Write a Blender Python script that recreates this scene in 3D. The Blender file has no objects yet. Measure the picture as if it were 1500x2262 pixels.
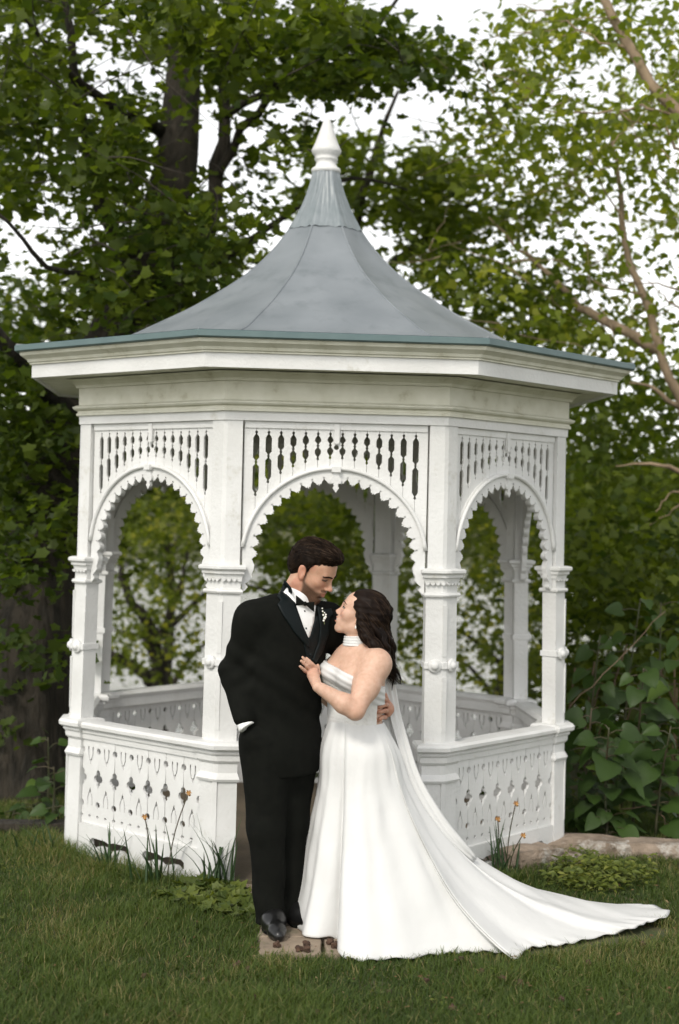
import bpy, bmesh, math, random
import numpy as np
from mathutils import Vector, Matrix, noise, geometry
from mathutils.bvhtree import BVHTree
random.seed(7); RNG = np.random.default_rng(11)
S = bpy.context.scene
COL = S.collection
PI = math.pi
rad = math.radians

# ------------------------------------------------------------------ camera
CAM = Vector((0.0, -8.627, 1.827)); AX = -0.0141; ROLL = 0.0225; FPX = 3314.0
cd = bpy.data.cameras.new('camera'); cam = bpy.data.objects.new('camera', cd); COL.objects.link(cam)
cam.matrix_world = (Matrix.Translation(CAM) @ Matrix.Rotation(AX, 4, 'Z') @ Matrix.Rotation(PI/2, 4, 'X')
                    @ Matrix.Rotation(ROLL, 4, 'Z'))
cd.sensor_fit = 'VERTICAL'; cd.sensor_height = 36.0; cd.lens = FPX/2262*36.0
cd.clip_start = 0.1; cd.clip_end = 2000
cd.dof.use_dof = True; cd.dof.focus_distance = 6.6; cd.dof.aperture_fstop = 1.7
S.camera = cam
# ------------------------------------------------------------------ sky, sun, exposure
SUN_EL, SUN_AZ = rad(42), rad(205)          # azimuth measured clockwise from +Y
w = bpy.data.worlds.new('World'); S.world = w; w.use_nodes = True
nt = w.node_tree; bg = nt.nodes['Background']
sky = nt.nodes.new('ShaderNodeTexSky'); sky.sky_type = 'NISHITA'; sky.sun_disc = False
sky.sun_elevation = SUN_EL; sky.sun_rotation = SUN_AZ; sky.air_density = 1.0; sky.dust_density = 1.0; sky.ozone_density = 1.0
hs = nt.nodes.new('ShaderNodeHueSaturation'); hs.inputs['Saturation'].default_value = 0.12
nt.links.new(sky.outputs[0], hs.inputs['Color']); wt = nt.nodes.new('ShaderNodeMix'); wt.data_type = 'RGBA'; wt.blend_type = 'MULTIPLY'; wt.inputs['Factor'].default_value = 1.0
wt.inputs['B'].default_value = (1.0, 0.985, 0.955, 1); nt.links.new(hs.outputs[0], wt.inputs['A']); nt.links.new(wt.outputs['Result'], bg.inputs['Color'])
bg.inputs['Strength'].default_value = 0.15
sd = bpy.data.lights.new('sun', 'SUN'); sd.energy = 1.0; sd.angle = rad(10); sd.color = (1.0, 0.94, 0.84)
sun = bpy.data.objects.new('sun', sd); COL.objects.link(sun)
sdir = Vector((math.sin(SUN_AZ)*math.cos(SUN_EL), math.cos(SUN_AZ)*math.cos(SUN_EL), math.sin(SUN_EL)))
sun.rotation_euler = sdir.to_track_quat('Z', 'Y').to_euler(); sun.location = (0, 0, 30)
vs = S.view_settings; vs.view_transform = 'Standard'; vs.look = 'None'; vs.gamma = 1.0; vs.use_curve_mapping = False
vs.exposure = 0.84
S.cycles.diffuse_bounces = 7; S.cycles.max_bounces = 14

# ------------------------------------------------------------------ helpers
def ray(px, py):
    u, v = px-750.0, py-1131.0
    cr, sr = math.cos(ROLL), math.sin(ROLL)
    u, v = cr*u+sr*v, -sr*u+cr*v
    c, s = math.cos(AX), math.sin(AX)
    x, y = u/FPX, 1.0
    return Vector((c*x-s*y, s*x+c*y, -v/FPX))
def at(px, py, Y):                 # the point at depth Y seen at photograph pixel (px, py)
    d = ray(px, py); return CAM + d*((Y-CAM.y)/d.y)
def gnd(px, py, z=0.0):
    d = ray(px, py); return CAM + d*((z-CAM.z)/d.z)

def link(o, parent=None):
    COL.objects.link(o)
    if parent is not None: o.parent = parent
    return o
def tag(o, label=None, cat=None, group=None, kind=None):
    if label: o['label'] = label
    if cat: o['category'] = cat
    if group: o['group'] = group
    if kind: o['kind'] = kind
    return o
def empty(name, loc=(0, 0, 0), rz=0.0, parent=None):
    o = bpy.data.objects.new(name, None); o.location = loc; o.rotation_euler = (0, 0, rz); o.empty_display_size = 0.1
    return link(o, parent)
def obj(name, me, mat=None, parent=None, smooth=False):
    if mat is not None and len(me.materials) == 0: me.materials.append(mat)
    if smooth: me.polygons.foreach_set('use_smooth', [True]*len(me.polygons))
    o = bpy.data.objects.new(name, me); return link(o, parent)
def copy_tree(o, parent=None):
    c = o.copy(); COL.objects.link(c); c.parent = parent
    for ch in list(o.children): copy_tree(ch, c)
    return c
def pymesh(name, V, F):
    me = bpy.data.meshes.new(name); me.from_pydata([tuple(v) for v in V], [], F); me.update(); return me
def npmesh(name, V, F, attrs=None):
    """V (n,3), F (m,k) equal-size faces"""
    V = np.asarray(V, np.float32); F = np.asarray(F, np.int32); m, k = F.shape
    me = bpy.data.meshes.new(name)
    me.vertices.add(len(V)); me.vertices.foreach_set('co', V.ravel())
    me.loops.add(m*k); me.loops.foreach_set('vertex_index', F.ravel())
    me.polygons.add(m); me.polygons.foreach_set('loop_start', np.arange(0, m*k, k, dtype=np.int32))
    me.polygons.foreach_set('loop_total', np.full(m, k, np.int32))
    if attrs:
        for an, a in attrs.items():
            a = np.asarray(a, np.float32)
            if a.ndim == 1:
                me.attributes.new(an, 'FLOAT', 'POINT').data.foreach_set('value', a)
            else:
                me.attributes.new(an, 'FLOAT_COLOR', 'POINT').data.foreach_set('color', a.ravel())
    me.update(calc_edges=True); return me
class MB:
    def __init__(s): s.V = []; s.F = []
    def add(s, V, F):
        b = len(s.V); s.V += [tuple(v) for v in V]; s.F += [tuple(i+b for i in f) for f in F]; return s
    def box(s, x0, x1, y0, y1, z0, z1):
        return s.add([(x0,y0,z0),(x1,y0,z0),(x1,y1,z0),(x0,y1,z0),(x0,y0,z1),(x1,y0,z1),(x1,y1,z1),(x0,y1,z1)],
                     [(3,2,1,0),(4,5,6,7),(0,1,5,4),(1,2,6,5),(2,3,7,6),(3,0,4,7)])
    def loft(s, rings, closed_ends=True, wrap=False):
        n = len(rings[0]); V = [p for r in rings for p in r]; F = []
        m = len(rings)
        for i in range(m if wrap else m-1):
            a, b = i*n, ((i+1) % m)*n
            for j in range(n):
                k = (j+1) % n; F.append((a+j, a+k, b+k, b+j))
        if closed_ends and not wrap:
            F.append(tuple(range(n-1, -1, -1))); F.append(tuple((m-1)*n+j for j in range(n)))
        return s.add(V, F)
    def tube(s, pts, radii, sides=8, jitter=0.0):
        pts = [Vector(p) for p in pts]; rings = []; up = Vector((0.3, 0.9, 0.2))
        for i, p in enumerate(pts):
            t = (pts[min(i+1, len(pts)-1)]-pts[max(i-1, 0)]).normalized()
            a = t.cross(up).normalized(); b = t.cross(a).normalized()
            r = radii[i] if hasattr(radii, '__len__') else radii
            rings.append([p+(a*math.cos(2*PI*j/sides)+b*math.sin(2*PI*j/sides))*r*(1+jitter*random.uniform(-1, 1)) for j in range(sides)])
        return s.loft(rings)
    def lathe(s, prof, n=24, c=(0, 0)):
        return s.loft([[(c[0]+r*math.cos(2*PI*j/n), c[1]+r*math.sin(2*PI*j/n), z) for j in range(n)] for r, z in prof])
    def mesh(s, name='m'): return pymesh(name, s.V, s.F)
    def obj(s, name, mat, parent=None, smooth=False): return obj(name, s.mesh(name), mat, parent, smooth)
def catmull(pts, n):
    """resample a polyline of Vectors/tuples smoothly"""
    P = np.array([tuple(p) for p in pts], float); t = np.r_[0, np.cumsum(np.linalg.norm(np.diff(P, axis=0)[:, :3], axis=1))]
    m = np.gradient(P, t, axis=0); out = []
    for s in np.linspace(0, t[-1], n):
        i = min(np.searchsorted(t, s, side='right')-1, len(t)-2); h = t[i+1]-t[i]; u = (s-t[i])/h
        out.append((2*u**3-3*u**2+1)*P[i]+(u**3-2*u**2+u)*h*m[i]+(-2*u**3+3*u**2)*P[i+1]+(u**3-u**2)*h*m[i+1])
    return np.array(out)
def plate(name, outline, holes=(), th=0.02, bevel=0.0):
    """flat board with holes: local x,y outline, extruded along local z from -th to 0 (front at 0)"""
    cu = bpy.data.curves.new(name, 'CURVE'); cu.dimensions = '2D'; cu.fill_mode = 'BOTH'; cu.extrude = th/2-bevel; cu.bevel_depth = bevel
    cu.bevel_resolution = 0
    if bevel: cu.offset = -bevel
    for pl in [outline]+list(holes):
        sp = cu.splines.new('POLY'); sp.points.add(len(pl)-1); sp.use_cyclic_u = True
        for p, c in zip(sp.points, pl): p.co = (c[0], c[1], 0, 1)
    o = bpy.data.objects.new(name, cu); me = bpy.data.meshes.new_from_object(o)
    bpy.data.objects.remove(o); bpy.data.curves.remove(cu)
    me.transform(Matrix.Translation((0, 0, -th/2))); me.materials.clear(); me.name = name; return me
def circ(cx, cy, r, n=12, ry=None, a0=0.0, a1=2*PI, end=False):
    k = n if not end else n-1
    return [(cx+r*math.cos(a0+(a1-a0)*i/k), cy+(ry or r)*math.sin(a0+(a1-a0)*i/k)) for i in range(n)]

# ------------------------------------------------------------------ materials
def mat(name, c1, c2=None, scale=6.0, rough=0.6, bump=0.0, bscale=40.0, stretch=(1, 1, 1), c3=None, s3=2.0, t3=(0.6, 0.72), spec=0.5, metal=0.0,
        coat=0.0, subsurf=0.0, attr=None, sheen=0.0, coords='Object', bdist=0.01):
    m = bpy.data.materials.new(name); m.use_nodes = True; nt = m.node_tree; N = nt.nodes; L = nt.links
    b = N['Principled BSDF']; b.inputs['Roughness'].default_value = rough; b.inputs['Specular IOR Level'].default_value = spec
    b.inputs['Metallic'].default_value = metal; b.inputs['Coat Weight'].default_value = coat
    if sheen: b.inputs['Sheen Weight'].default_value = sheen
    if subsurf:
        b.inputs['Subsurface Weight'].default_value = subsurf; b.inputs['Subsurface Radius'].default_value = (0.012, 0.005, 0.003); b.inputs['Subsurface Scale'].default_value = 1.0
    tc = N.new('ShaderNodeTexCoord'); mp = N.new('ShaderNodeMapping'); mp.inputs['Scale'].default_value = stretch
    L.new(tc.outputs[coords], mp.inputs['Vector'])
    out = None
    if attr:
        a = N.new('ShaderNodeAttribute'); a.attribute_name = attr; out = a.outputs['Color']
    elif c2 is None:
        b.inputs['Base Color'].default_value = (*c1, 1)
    if c2 is not None:
        n = N.new('ShaderNodeTexNoise'); n.inputs['Scale'].default_value = scale; n.inputs['Detail'].default_value = 6
        L.new(mp.outputs[0], n.inputs['Vector'])
        r = N.new('ShaderNodeMapRange'); r.inputs[1].default_value = 0.32; r.inputs[2].default_value = 0.68; L.new(n.outputs['Fac'], r.inputs[0])
        x = N.new('ShaderNodeMix'); x.data_type = 'RGBA'; L.new(r.outputs[0], x.inputs['Factor'])
        x.inputs['A'].default_value = (*c1, 1); x.inputs['B'].default_value = (*c2, 1)
        if attr:
            x.blend_type = 'MULTIPLY'; x.inputs['Factor'].default_value = 1
            L.new(out, x.inputs['A']); g = N.new('ShaderNodeMix'); g.data_type = 'RGBA'; L.new(r.outputs[0], g.inputs['Factor'])
            g.inputs['A'].default_value = (*c1, 1); g.inputs['B'].default_value = (*c2, 1); L.new(g.outputs['Result'], x.inputs['B'])
            for l in list(x.inputs['Factor'].links): L.remove(l)
        out = x.outputs['Result']
    if c3 is not None:
        n3 = N.new('ShaderNodeTexNoise'); n3.inputs['Scale'].default_value = s3; n3.inputs['Detail'].default_value = 8; n3.inputs['Roughness'].default_value = 0.7
        L.new(tc.outputs[coords], n3.inputs['Vector'])
        r3 = N.new('ShaderNodeMapRange'); r3.inputs[1].default_value = t3[0]; r3.inputs[2].default_value = t3[1]; L.new(n3.outputs['Fac'], r3.inputs[0])
        x3 = N.new('ShaderNodeMix'); x3.data_type = 'RGBA'; L.new(r3.outputs[0], x3.inputs['Factor'])
        if out is not None: L.new(out, x3.inputs['A'])
        else: x3.inputs['A'].default_value = (*c1, 1)
        x3.inputs['B'].default_value = (*c3, 1); out = x3.outputs['Result']
    if out is not None: L.new(out, b.inputs['Base Color'])
    if bump:
        nb = N.new('ShaderNodeTexNoise'); nb.inputs['Scale'].default_value = bscale; nb.inputs['Detail'].default_value = 5
        L.new(mp.outputs[0], nb.inputs['Vector'])
        bp = N.new('ShaderNodeBump'); bp.inputs['Strength'].default_value = bump; bp.inputs['Distance'].default_value = bdist
        L.new(nb.outputs['Fac'], bp.inputs['Height']); L.new(bp.outputs[0], b.inputs['Normal'])
    return m
def leafmat(name, ca, cb, cc=None, trans=0.45, tcol=(1.5, 1.5, 0.55), rough=0.5):
    """leaf: attribute 'tone' 0..1 picks the colour; part of the light goes through"""
    m = bpy.data.materials.new(name); m.use_nodes = True; nt = m.node_tree; N = nt.nodes; L = nt.links
    b = N['Principled BSDF']; b.inputs['Roughness'].default_value = rough; b.inputs['Specular IOR Level'].default_value = 0.35
    a = N.new('ShaderNodeAttribute'); a.attribute_name = 'tone'
    cr = N.new('ShaderNodeValToRGB'); e = cr.color_ramp.elements
    e[0].position = 0.0; e[0].color = (*ca, 1); e[1].position = 0.85; e[1].color = (*cb, 1)
    if cc: q = e.new(1.0); q.color = (*cc, 1)
    L.new(a.outputs['Fac'], cr.inputs[0]); L.new(cr.outputs[0], b.inputs['Base Color'])
    t = N.new('ShaderNodeBsdfTranslucent'); mx = N.new('ShaderNodeMix'); mx.data_type = 'RGBA'; mx.blend_type = 'MULTIPLY'
    mx.inputs['Factor'].default_value = 1; L.new(cr.outputs[0], mx.inputs['A']); mx.inputs['B'].default_value = (*tcol, 1)
    L.new(mx.outputs['Result'], t.inputs['Color'])
    ms = N.new('ShaderNodeMixShader'); ms.inputs[0].default_value = trans
    L.new(b.outputs[0], ms.inputs[1]); L.new(t.outputs[0], ms.inputs[2]); L.new(ms.outputs[0], N['Material Output'].inputs['Surface'])
    return m
WHITE = mat('white_paint', (0.70, 0.70, 0.69), (0.61, 0.61, 0.595), 4, 0.5, 0.25, 55, c3=(0.43, 0.41, 0.34), s3=6, t3=(0.60, 0.80), stretch=(1, 1, 1))
WHITED = mat('weathered_white_paint', (0.66, 0.65, 0.56), (0.55, 0.54, 0.44), 9, 0.6, 0.15, 60, c3=(0.34, 0.31, 0.21), s3=9, t3=(0.58, 0.78))
ROOFM = mat('grey_roof_metal', (0.215, 0.235, 0.252), (0.165, 0.185, 0.20), 3.5, 0.42, 0.12, 9, c3=(0.125, 0.145, 0.155), s3=5, t3=(0.52, 0.78), spec=0.5)
ROOFC = mat('grey_flashing', (0.225, 0.25, 0.265), (0.155, 0.185, 0.195), 9, 0.40, 0.35, 18)
TEAL = mat('teal_gutter_paint', (0.085, 0.135, 0.14), (0.11, 0.165, 0.165), 8, 0.45, c3=(0.22, 0.12, 0.06), s3=6, t3=(0.68, 0.74))
DARKWOOD = mat('ceiling_wood', (0.16, 0.14, 0.10), (0.10, 0.09, 0.065), 4, 0.7, 0.3, 10, stretch=(1, 14, 1))
STONE = mat('tan_stone', (0.30, 0.235, 0.17), (0.21, 0.165, 0.12), 6, 0.85, 0.5, 50, c3=(0.12, 0.13, 0.07), s3=3, t3=(0.56, 0.75))
FLOORM = mat('shade_darkened_floor', (0.15, 0.115, 0.075), (0.10, 0.08, 0.055), 5, 0.95, 0.5, 40, c3=(0.07, 0.075, 0.04), s3=3, t3=(0.56, 0.75))  # floor colour darkened to deepen the shade inside the gazebo
LEDGE = mat('lichen_stone', (0.33, 0.26, 0.20), (0.16, 0.12, 0.085), 7, 0.9, 0.8, 22, c3=(0.52, 0.50, 0.46), s3=5, t3=(0.55, 0.7), bdist=0.03)
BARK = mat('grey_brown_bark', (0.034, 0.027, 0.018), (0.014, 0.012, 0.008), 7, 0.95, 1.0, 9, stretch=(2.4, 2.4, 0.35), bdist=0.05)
BARKL = mat('tan_bark', (0.32, 0.235, 0.15), (0.17, 0.125, 0.08), 8, 0.9, 0.6, 14, stretch=(1.5, 1.5, 0.6), bdist=0.03)
TWIG = mat('dark_twig_bark', (0.05, 0.04, 0.03), (0.03, 0.025, 0.018), 8, 0.9)
LF_MAPLE = leafmat('maple_leaf', (0.038, 0.065, 0.010), (0.13, 0.17, 0.022), (0.20, 0.235, 0.036), 0.6)
LF_ELDER = leafmat('box_elder_leaf', (0.06, 0.095, 0.014), (0.18, 0.225, 0.03), (0.27, 0.29, 0.05), 0.6)
LF_BANK = leafmat('bank_leaf', (0.034, 0.060, 0.010), (0.155, 0.195, 0.026), (0.34, 0.34, 0.06), 0.58)
LF_KNOT = leafmat('broad_leaf', (0.024, 0.048, 0.010), (0.046, 0.086, 0.016), (0.085, 0.135, 0.026), 0.28, (1.3, 1.5, 0.6), 0.5)
LF_WEED = leafmat('weed_leaf', (0.06, 0.09, 0.018), (0.15, 0.18, 0.032), (0.22, 0.23, 0.05), 0.35)
BLADE = leafmat('grass_blade', (0.040, 0.074, 0.014), (0.115, 0.160, 0.032), (0.31, 0.25, 0.12), 0.42, (1.2, 1.3, 0.6), 0.6)
LF_DEAD = leafmat('dead_leaf', (0.10, 0.055, 0.025), (0.20, 0.125, 0.06), (0.30, 0.22, 0.12), 0.2, (1.1, 1.0, 0.7), 0.8)
IRISL = leafmat('strap_leaf', (0.035, 0.07, 0.025), (0.07, 0.125, 0.05), None, 0.3, (1.2, 1.4, 0.6), 0.45)
def sstep(a, b, x): t = np.clip((x-a)/(b-a), 0, 1); return t*t*(3-2*t)
# ================================================================== GROUND, WATER, FAR BANK
def ground_h(x, y):
    z = 0.012*noise.noise(Vector((x*0.9, y*0.9, 3.1)))+0.02*noise.noise(Vector((x*0.25, y*0.25, 1.1)))
    f = max(0.0, min(1.0, (y-2.4)/5.6)); f = f*f*(3-2*f); z -= 1.9*f
    g = max(0.0, min(1.0, (y-78)/14)); z += 2.6*g*g*(3-2*g)
    return z
xs = [-500, -200, -90, -40, -20, -12, -8, -6]+[round(-5+0.25*i, 3) for i in range(41)]+[6, 8, 12, 20, 40, 90, 200, 500]
ys = [-120, -40, -20, -14, -11]+[round(-10+0.25*i, 3) for i in range(81)]+[12, 16, 22, 30, 45, 60, 75, 79, 83, 87, 91, 95, 130, 250, 700, 1500]
gm = MB(); gm.V = [(x, y, ground_h(x, y)) for y in ys for x in xs]; nx = len(xs)
gm.F = [(j*nx+i, j*nx+i+1, (j+1)*nx+i+1, (j+1)*nx+i) for j in range(len(ys)-1) for i in range(nx-1)]
GROUND = mat('lawn_soil', (0.05, 0.065, 0.02), (0.075, 0.075, 0.028), 3.0, 0.95, 0.6, 60, c3=(0.10, 0.075, 0.04), s3=4, t3=(0.52, 0.66))
tag(gm.obj('ground', GROUND, None, True), kind='structure')
WATER = mat('pond_water', (0.50, 0.50, 0.47), rough=0.08, spec=0.9, bump=1.0, bscale=1.6, stretch=(0.4, 2.4, 1), bdist=0.16)  # pale base colour stands in for white sky mirrored on the pond
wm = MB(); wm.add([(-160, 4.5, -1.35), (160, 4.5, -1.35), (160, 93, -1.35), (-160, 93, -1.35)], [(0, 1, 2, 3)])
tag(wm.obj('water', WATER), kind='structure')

# ------------------------------------------------------------------ leaf builders
MAPLE_V = [(0, .33, -.05), (0, 0, 0), (.36, -.06, .02), (.38, .15, -.02), (.60, .44, .08), (.33, .56, -.01), (0, 1, .06), (-.33, .56, -.01), (-.60, .44, .08), (-.38, .15, -.02), (-.36, -.06, .02)]
MAPLE_T = [(0, i, i+1 if i < 10 else 1) for i in range(1, 11)]
OVAL_V = [(0, 0, 0), (.24, .3, .05), (.17, .66, .03), (0, 1, -.06), (-.17, .66, .03), (-.24, .3, .05)]
OVAL_T = [(0, 1, 2), (0, 2, 3), (0, 3, 4), (0, 4, 5)]
TRI_V = [(0, 0, 0), (.2, -.02, .02), (.5, .35, .04), (.2, .55, 0), (0, 1, -.03), (-.2, .55, 0), (-.5, .35, .04), (-.2, -.02, .02)]
TRI_T = [(0, 1, 3), (1, 2, 3), (0, 3, 4), (0, 4, 5), (0, 5, 7), (5, 6, 7)]
def leaf_mesh(name, P, D, Nn, size, tmpl, tris, tone):
    P = np.asarray(P); T = np.asarray(tmpl, float); n = len(P); m = len(T)
    y = D/np.linalg.norm(D, axis=1, keepdims=True)
    z = Nn-(Nn*y).sum(1, keepdims=True)*y; z /= np.linalg.norm(z, axis=1, keepdims=True)+1e-9
    x = np.cross(y, z)
    wx = RNG.uniform(0.8, 1.15, n)
    V = P[:, None]+size[:, None, None]*(T[None, :, 0, None]*wx[:, None, None]*x[:, None]+T[None, :, 1, None]*y[:, None]+T[None, :, 2, None]*z[:, None]*RNG.uniform(0.4, 2.2, n)[:, None, None])
    F = (np.asarray(tris)[None]+(np.arange(n)*m)[:, None, None]).reshape(-1, 3)
    return npmesh(name, V.reshape(-1, 3), F, {'tone': np.repeat(tone, m)})
def sprays(C, per, twig=0.45, droop=0.5, flat=0.55, sz=(0.08, 0.13), tone=None, tilt=0.5):
    """C (m,3) spray centres -> leaf placements on short twigs"""
    m = len(C); a = RNG.uniform(0, 2*PI, m); d = np.stack([np.cos(a), np.sin(a), RNG.normal(-0.1, 0.25, m)], 1)
    t = RNG.uniform(-0.5, 0.5, (m, per)); off = RNG.normal(0, 1, (m, per, 3))*np.array([1, 1, flat])*twig*0.28
    P = C[:, None]+d[:, None]*t[..., None]*twig+off
    b = RNG.uniform(0, 2*PI, (m, per)); D = np.stack([np.cos(b), np.sin(b), -droop+RNG.normal(0, .35, (m, per))], 2)+d[:, None]*0.5
    Nn = RNG.normal(0, tilt, (m, per, 3))+np.array([0, -0.15, 1.0])
    size = RNG.uniform(sz[0], sz[1], (m, per))
    tn = np.clip((tone if tone is not None else RNG.uniform(0.05, 0.75, m))[:, None]+RNG.normal(0, .13, (m, per)), 0, 1)
    return P.reshape(-1, 3), D.reshape(-1, 3), Nn.reshape(-1, 3), size.ravel(), tn.ravel()
def inpoly(x, y, poly):
    poly = np.asarray(poly, float); r = np.zeros(len(x), bool); j = len(poly)-1
    for i in range(len(poly)):
        xi, yi = poly[i]; xj, yj = poly[j]
        c = ((yi > y) != (yj > y)) & (x < (xj-xi)*(y-yi)/(yj-yi+1e-12)+xi); r ^= c; j = i
    return r
def fill(poly, Y0, Y1, n, gaps=(), clump=None):
    """n spray centres whose picture falls inside a polygon, spread over depth Y0..Y1; gaps are (x,y,rx,ry) ellipses kept open"""
    P = np.asarray(poly, float); out = []
    lo, hi = P.min(0), P.max(0)
    while len(out) < n:
        k = 4000; x = RNG.uniform(lo[0], hi[0], k); y = RNG.uniform(lo[1], hi[1], k); ok = inpoly(x, y, P)
        for gx, gy, rx, ry in gaps: ok &= ((x-gx)/rx)**2+((y-gy)/ry)**2 > RNG.uniform(0.75, 1.1, k)
        if clump:
            sc, th = clump
            nv = np.array([noise.noise(Vector((a/sc, b/sc, 4.7))) for a, b in zip(x, y)]); ok &= nv > th+RNG.normal(0, .08, k)
        Y = RNG.uniform(Y0, Y1, k)
        for i in np.nonzero(ok)[0]:
            out.append(tuple(at(x[i], y[i], Y[i])))
    return np.array(out[:n])
def ellip(c, r, n, shell=0.5):
    d = RNG.normal(0, 1, (n, 3)); d /= np.linalg.norm(d, axis=1, keepdims=True)
    return np.array(c)+d*(RNG.uniform(shell**3, 1, (n, 1))**(1/3))*np.array(r)
def branch_path(pts, n, wob=0.03):
    P = catmull(pts, n)
    for i in range(1, n-1): P[i] += RNG.normal(0, wob, 3)*0.5
    return P
def tree_root(name, label, base, cat='tree', group=None):
    t = empty(name, base); tag(t, label, cat, group); return t
def local(o, me):
    """move mesh data from world space into the space of its thing's base"""
    p = o; L = Vector((0, 0, 0))
    while p: L += p.location; p = p.parent
    me.transform(Matrix.Translation(-L)); return me
def wpart(name, mb_or_me, m, root, smooth=True):
    me = mb_or_me.mesh(name) if isinstance(mb_or_me, MB) else mb_or_me
    return obj(name, local(root, me), m, root, smooth)
# ================================================================== GAZEBO
YAW = 0.063; C22 = math.cos(PI/8); SIDE_A = PI/4
gz = empty('gazebo', (0, 0, 0), YAW)
tag(gz, 'white octagonal garden gazebo with grey bell roof and fretwork arches', 'gazebo')
def octring(R, z, a0=-PI/2-PI/8): return [(R*math.cos(a0+k*PI/4), R*math.sin(a0+k*PI/4), z) for k in range(8)]
def octloft(name, prof, m, parent=gz, wrap=True):
    b = MB(); b.loft([octring(R, z) for R, z in prof], wrap=wrap); return b.obj(name, m, parent)
octloft('floor', [(1.425, -0.2), (1.425, 0.028), (0.02, 0.03)], FLOORM, gz, wrap=False)
octloft('architrave', [(1.428, 2.262), (1.428, 2.306), (1.30, 2.306), (1.30, 2.262)], WHITE)
octloft('frieze_moulding', [(1.40, 2.3065), (1.445, 2.3065), (1.445, 2.318), (1.437, 2.322), (1.437, 2.332), (1.458, 2.338), (1.466, 2.346), (1.466, 2.352), (1.440, 2.362), (1.40, 2.362)], WHITED)
octloft('frieze', [(1.432, 2.3625), (1.432, 2.452), (1.30, 2.452), (1.30, 2.3625)], WHITED)
octloft('bed_moulding', [(1.40, 2.4525), (1.448, 2.4525), (1.452, 2.466), (1.475, 2.483), (1.505, 2.4955), (1.40, 2.4955)], WHITED)
octloft('soffit', [(1.30, 2.496), (1.672, 2.506), (1.672, 2.516), (1.30, 2.510)], WHITED)
octloft('fascia', [(1.676, 2.494), (1.690, 2.494), (1.690, 2.562), (1.676, 2.562)], WHITE)
octloft('cornice', [(1.66, 2.5625), (1.702, 2.5625), (1.702, 2.570), (1.712, 2.574), (1.718, 2.588), (1.735, 2.598), (1.752, 2.606), (1.757, 2.618), (1.757, 2.624), (1.66, 2.624)], WHITED)
gut = octloft('gutter', [(1.70, 2.6245), (1.776, 2.6245), (1.784, 2.63), (1.784, 2.655), (1.774, 2.660), (1.70, 2.660)], TEAL)
ceil = MB()
for i in range(15):
    y0 = -1.36+i*0.1815; h = 1.36*1.082
    hw = min(1.355, max(0.3, (1.92-max(abs(y0), abs(y0+0.18)))))
    ceil.box(-hw, hw, y0, y0+0.176, 2.513, 2.53)
ceil.obj('ceiling', DARKWOOD, gz)
# bell roof: eight curved panels
ROOFP = [(1.776, 2.6605), (1.62, 2.668), (1.42, 2.684), (1.20, 2.733), (1.00, 2.83), (0.80, 2.935), (0.64, 3.035), (0.50, 3.132), (0.39, 3.227), (0.295, 3.33), (0.225, 3.425), (0.17, 3.51), (0.125, 3.60), (0.092, 3.69), (0.068, 3.785)]
RP = catmull([(a, b, 0) for a, b in ROOFP], 30)
nu = 13; roof_meshes = []
for k in range(8):
    b = MB(); V = []
    for R, z, _ in RP:
        for j in range(nu):
            u = j/(nu-1)*2-1; ap = R*C22; hx = R*math.sin(PI/8)*u
            d = (1-u*u)*min(1, R*1.4)*(.022*noise.noise(Vector((u*.9+k*7.3, z*3.6, k*1.7)))+.010*math.sin(z*9.0+k)) if R < 1.5 else 0
            V.append((hx, -(ap+d*.6), z+d*.8))
    b.add(V, [(i*nu+j, i*nu+j+1, (i+1)*nu+j+1, (i+1)*nu+j) for i in range(len(RP)-1) for j in range(nu-1)]); roof_meshes.append(b.mesh('roof_panel'))
sm = MB(); sm.tube([(R*math.cos(-PI/2-PI/8), R*math.sin(-PI/2-PI/8), z) for R, z, _ in RP], [0.0055]*len(RP), 6); smm = sm.mesh('roof_seam')
cm = MB()
capr = [(i, R, z) for i, (R, z, _) in enumerate(RP) if z > 3.43]
Vc = []
for i, R, z in capr:
    for j in range(nu):
        u = j/(nu-1)*2-1; zz = z-(0.012*noise.noise(Vector((u*3.0, 2.2, 0)))+0.008 if i == capr[0][0] else 0); R2 = R+0.012
        Vc.append((R2*math.sin(PI/8)*u, -(R2*C22+0.004*noise.noise(Vector((u*3, z*14, 5)))), zz))
cm.add(Vc, [(i*nu+j, i*nu+j+1, (i+1)*nu+j+1, (i+1)*nu+j) for i in range(len(capr)-1) for j in range(nu-1)])
# short inner flange closes the lower edge of the flashing
cm.add([(v[0]*0.9, v[1]*0.96, v[2]) for v in Vc[:nu]]+Vc[:nu], [(j, j+1, nu+j+1, nu+j) for j in range(nu-1)])
cmm = cm.mesh('roof_flashing')
for k in range(8):
    p = obj('roof_panel', roof_meshes[k], ROOFM, gz, True); p.rotation_euler = (0, 0, k*SIDE_A)
    s_ = obj('seam', smm, ROOFM, p, True)
    c_ = obj('flashing', cmm, ROOFC, p, False)
fin = MB(); fin.lathe([(0.03, 3.76), (0.082, 3.772), (0.086, 3.785), (0.082, 3.797), (0.066, 3.806), (0.058, 3.822), (0.057, 3.838), (0.066, 3.846), (0.068, 3.853), (0.062, 3.860), (0.07, 3.872), (0.083, 3.888), (0.086, 3.902), (0.078, 3.918), (0.066, 3.945), (0.052, 3.985), (0.036, 4.03), (0.022, 4.07), (0.014, 4.086), (0.004, 4.092)], 28)
fin.obj('finial', WHITE, gz, True)

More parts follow.
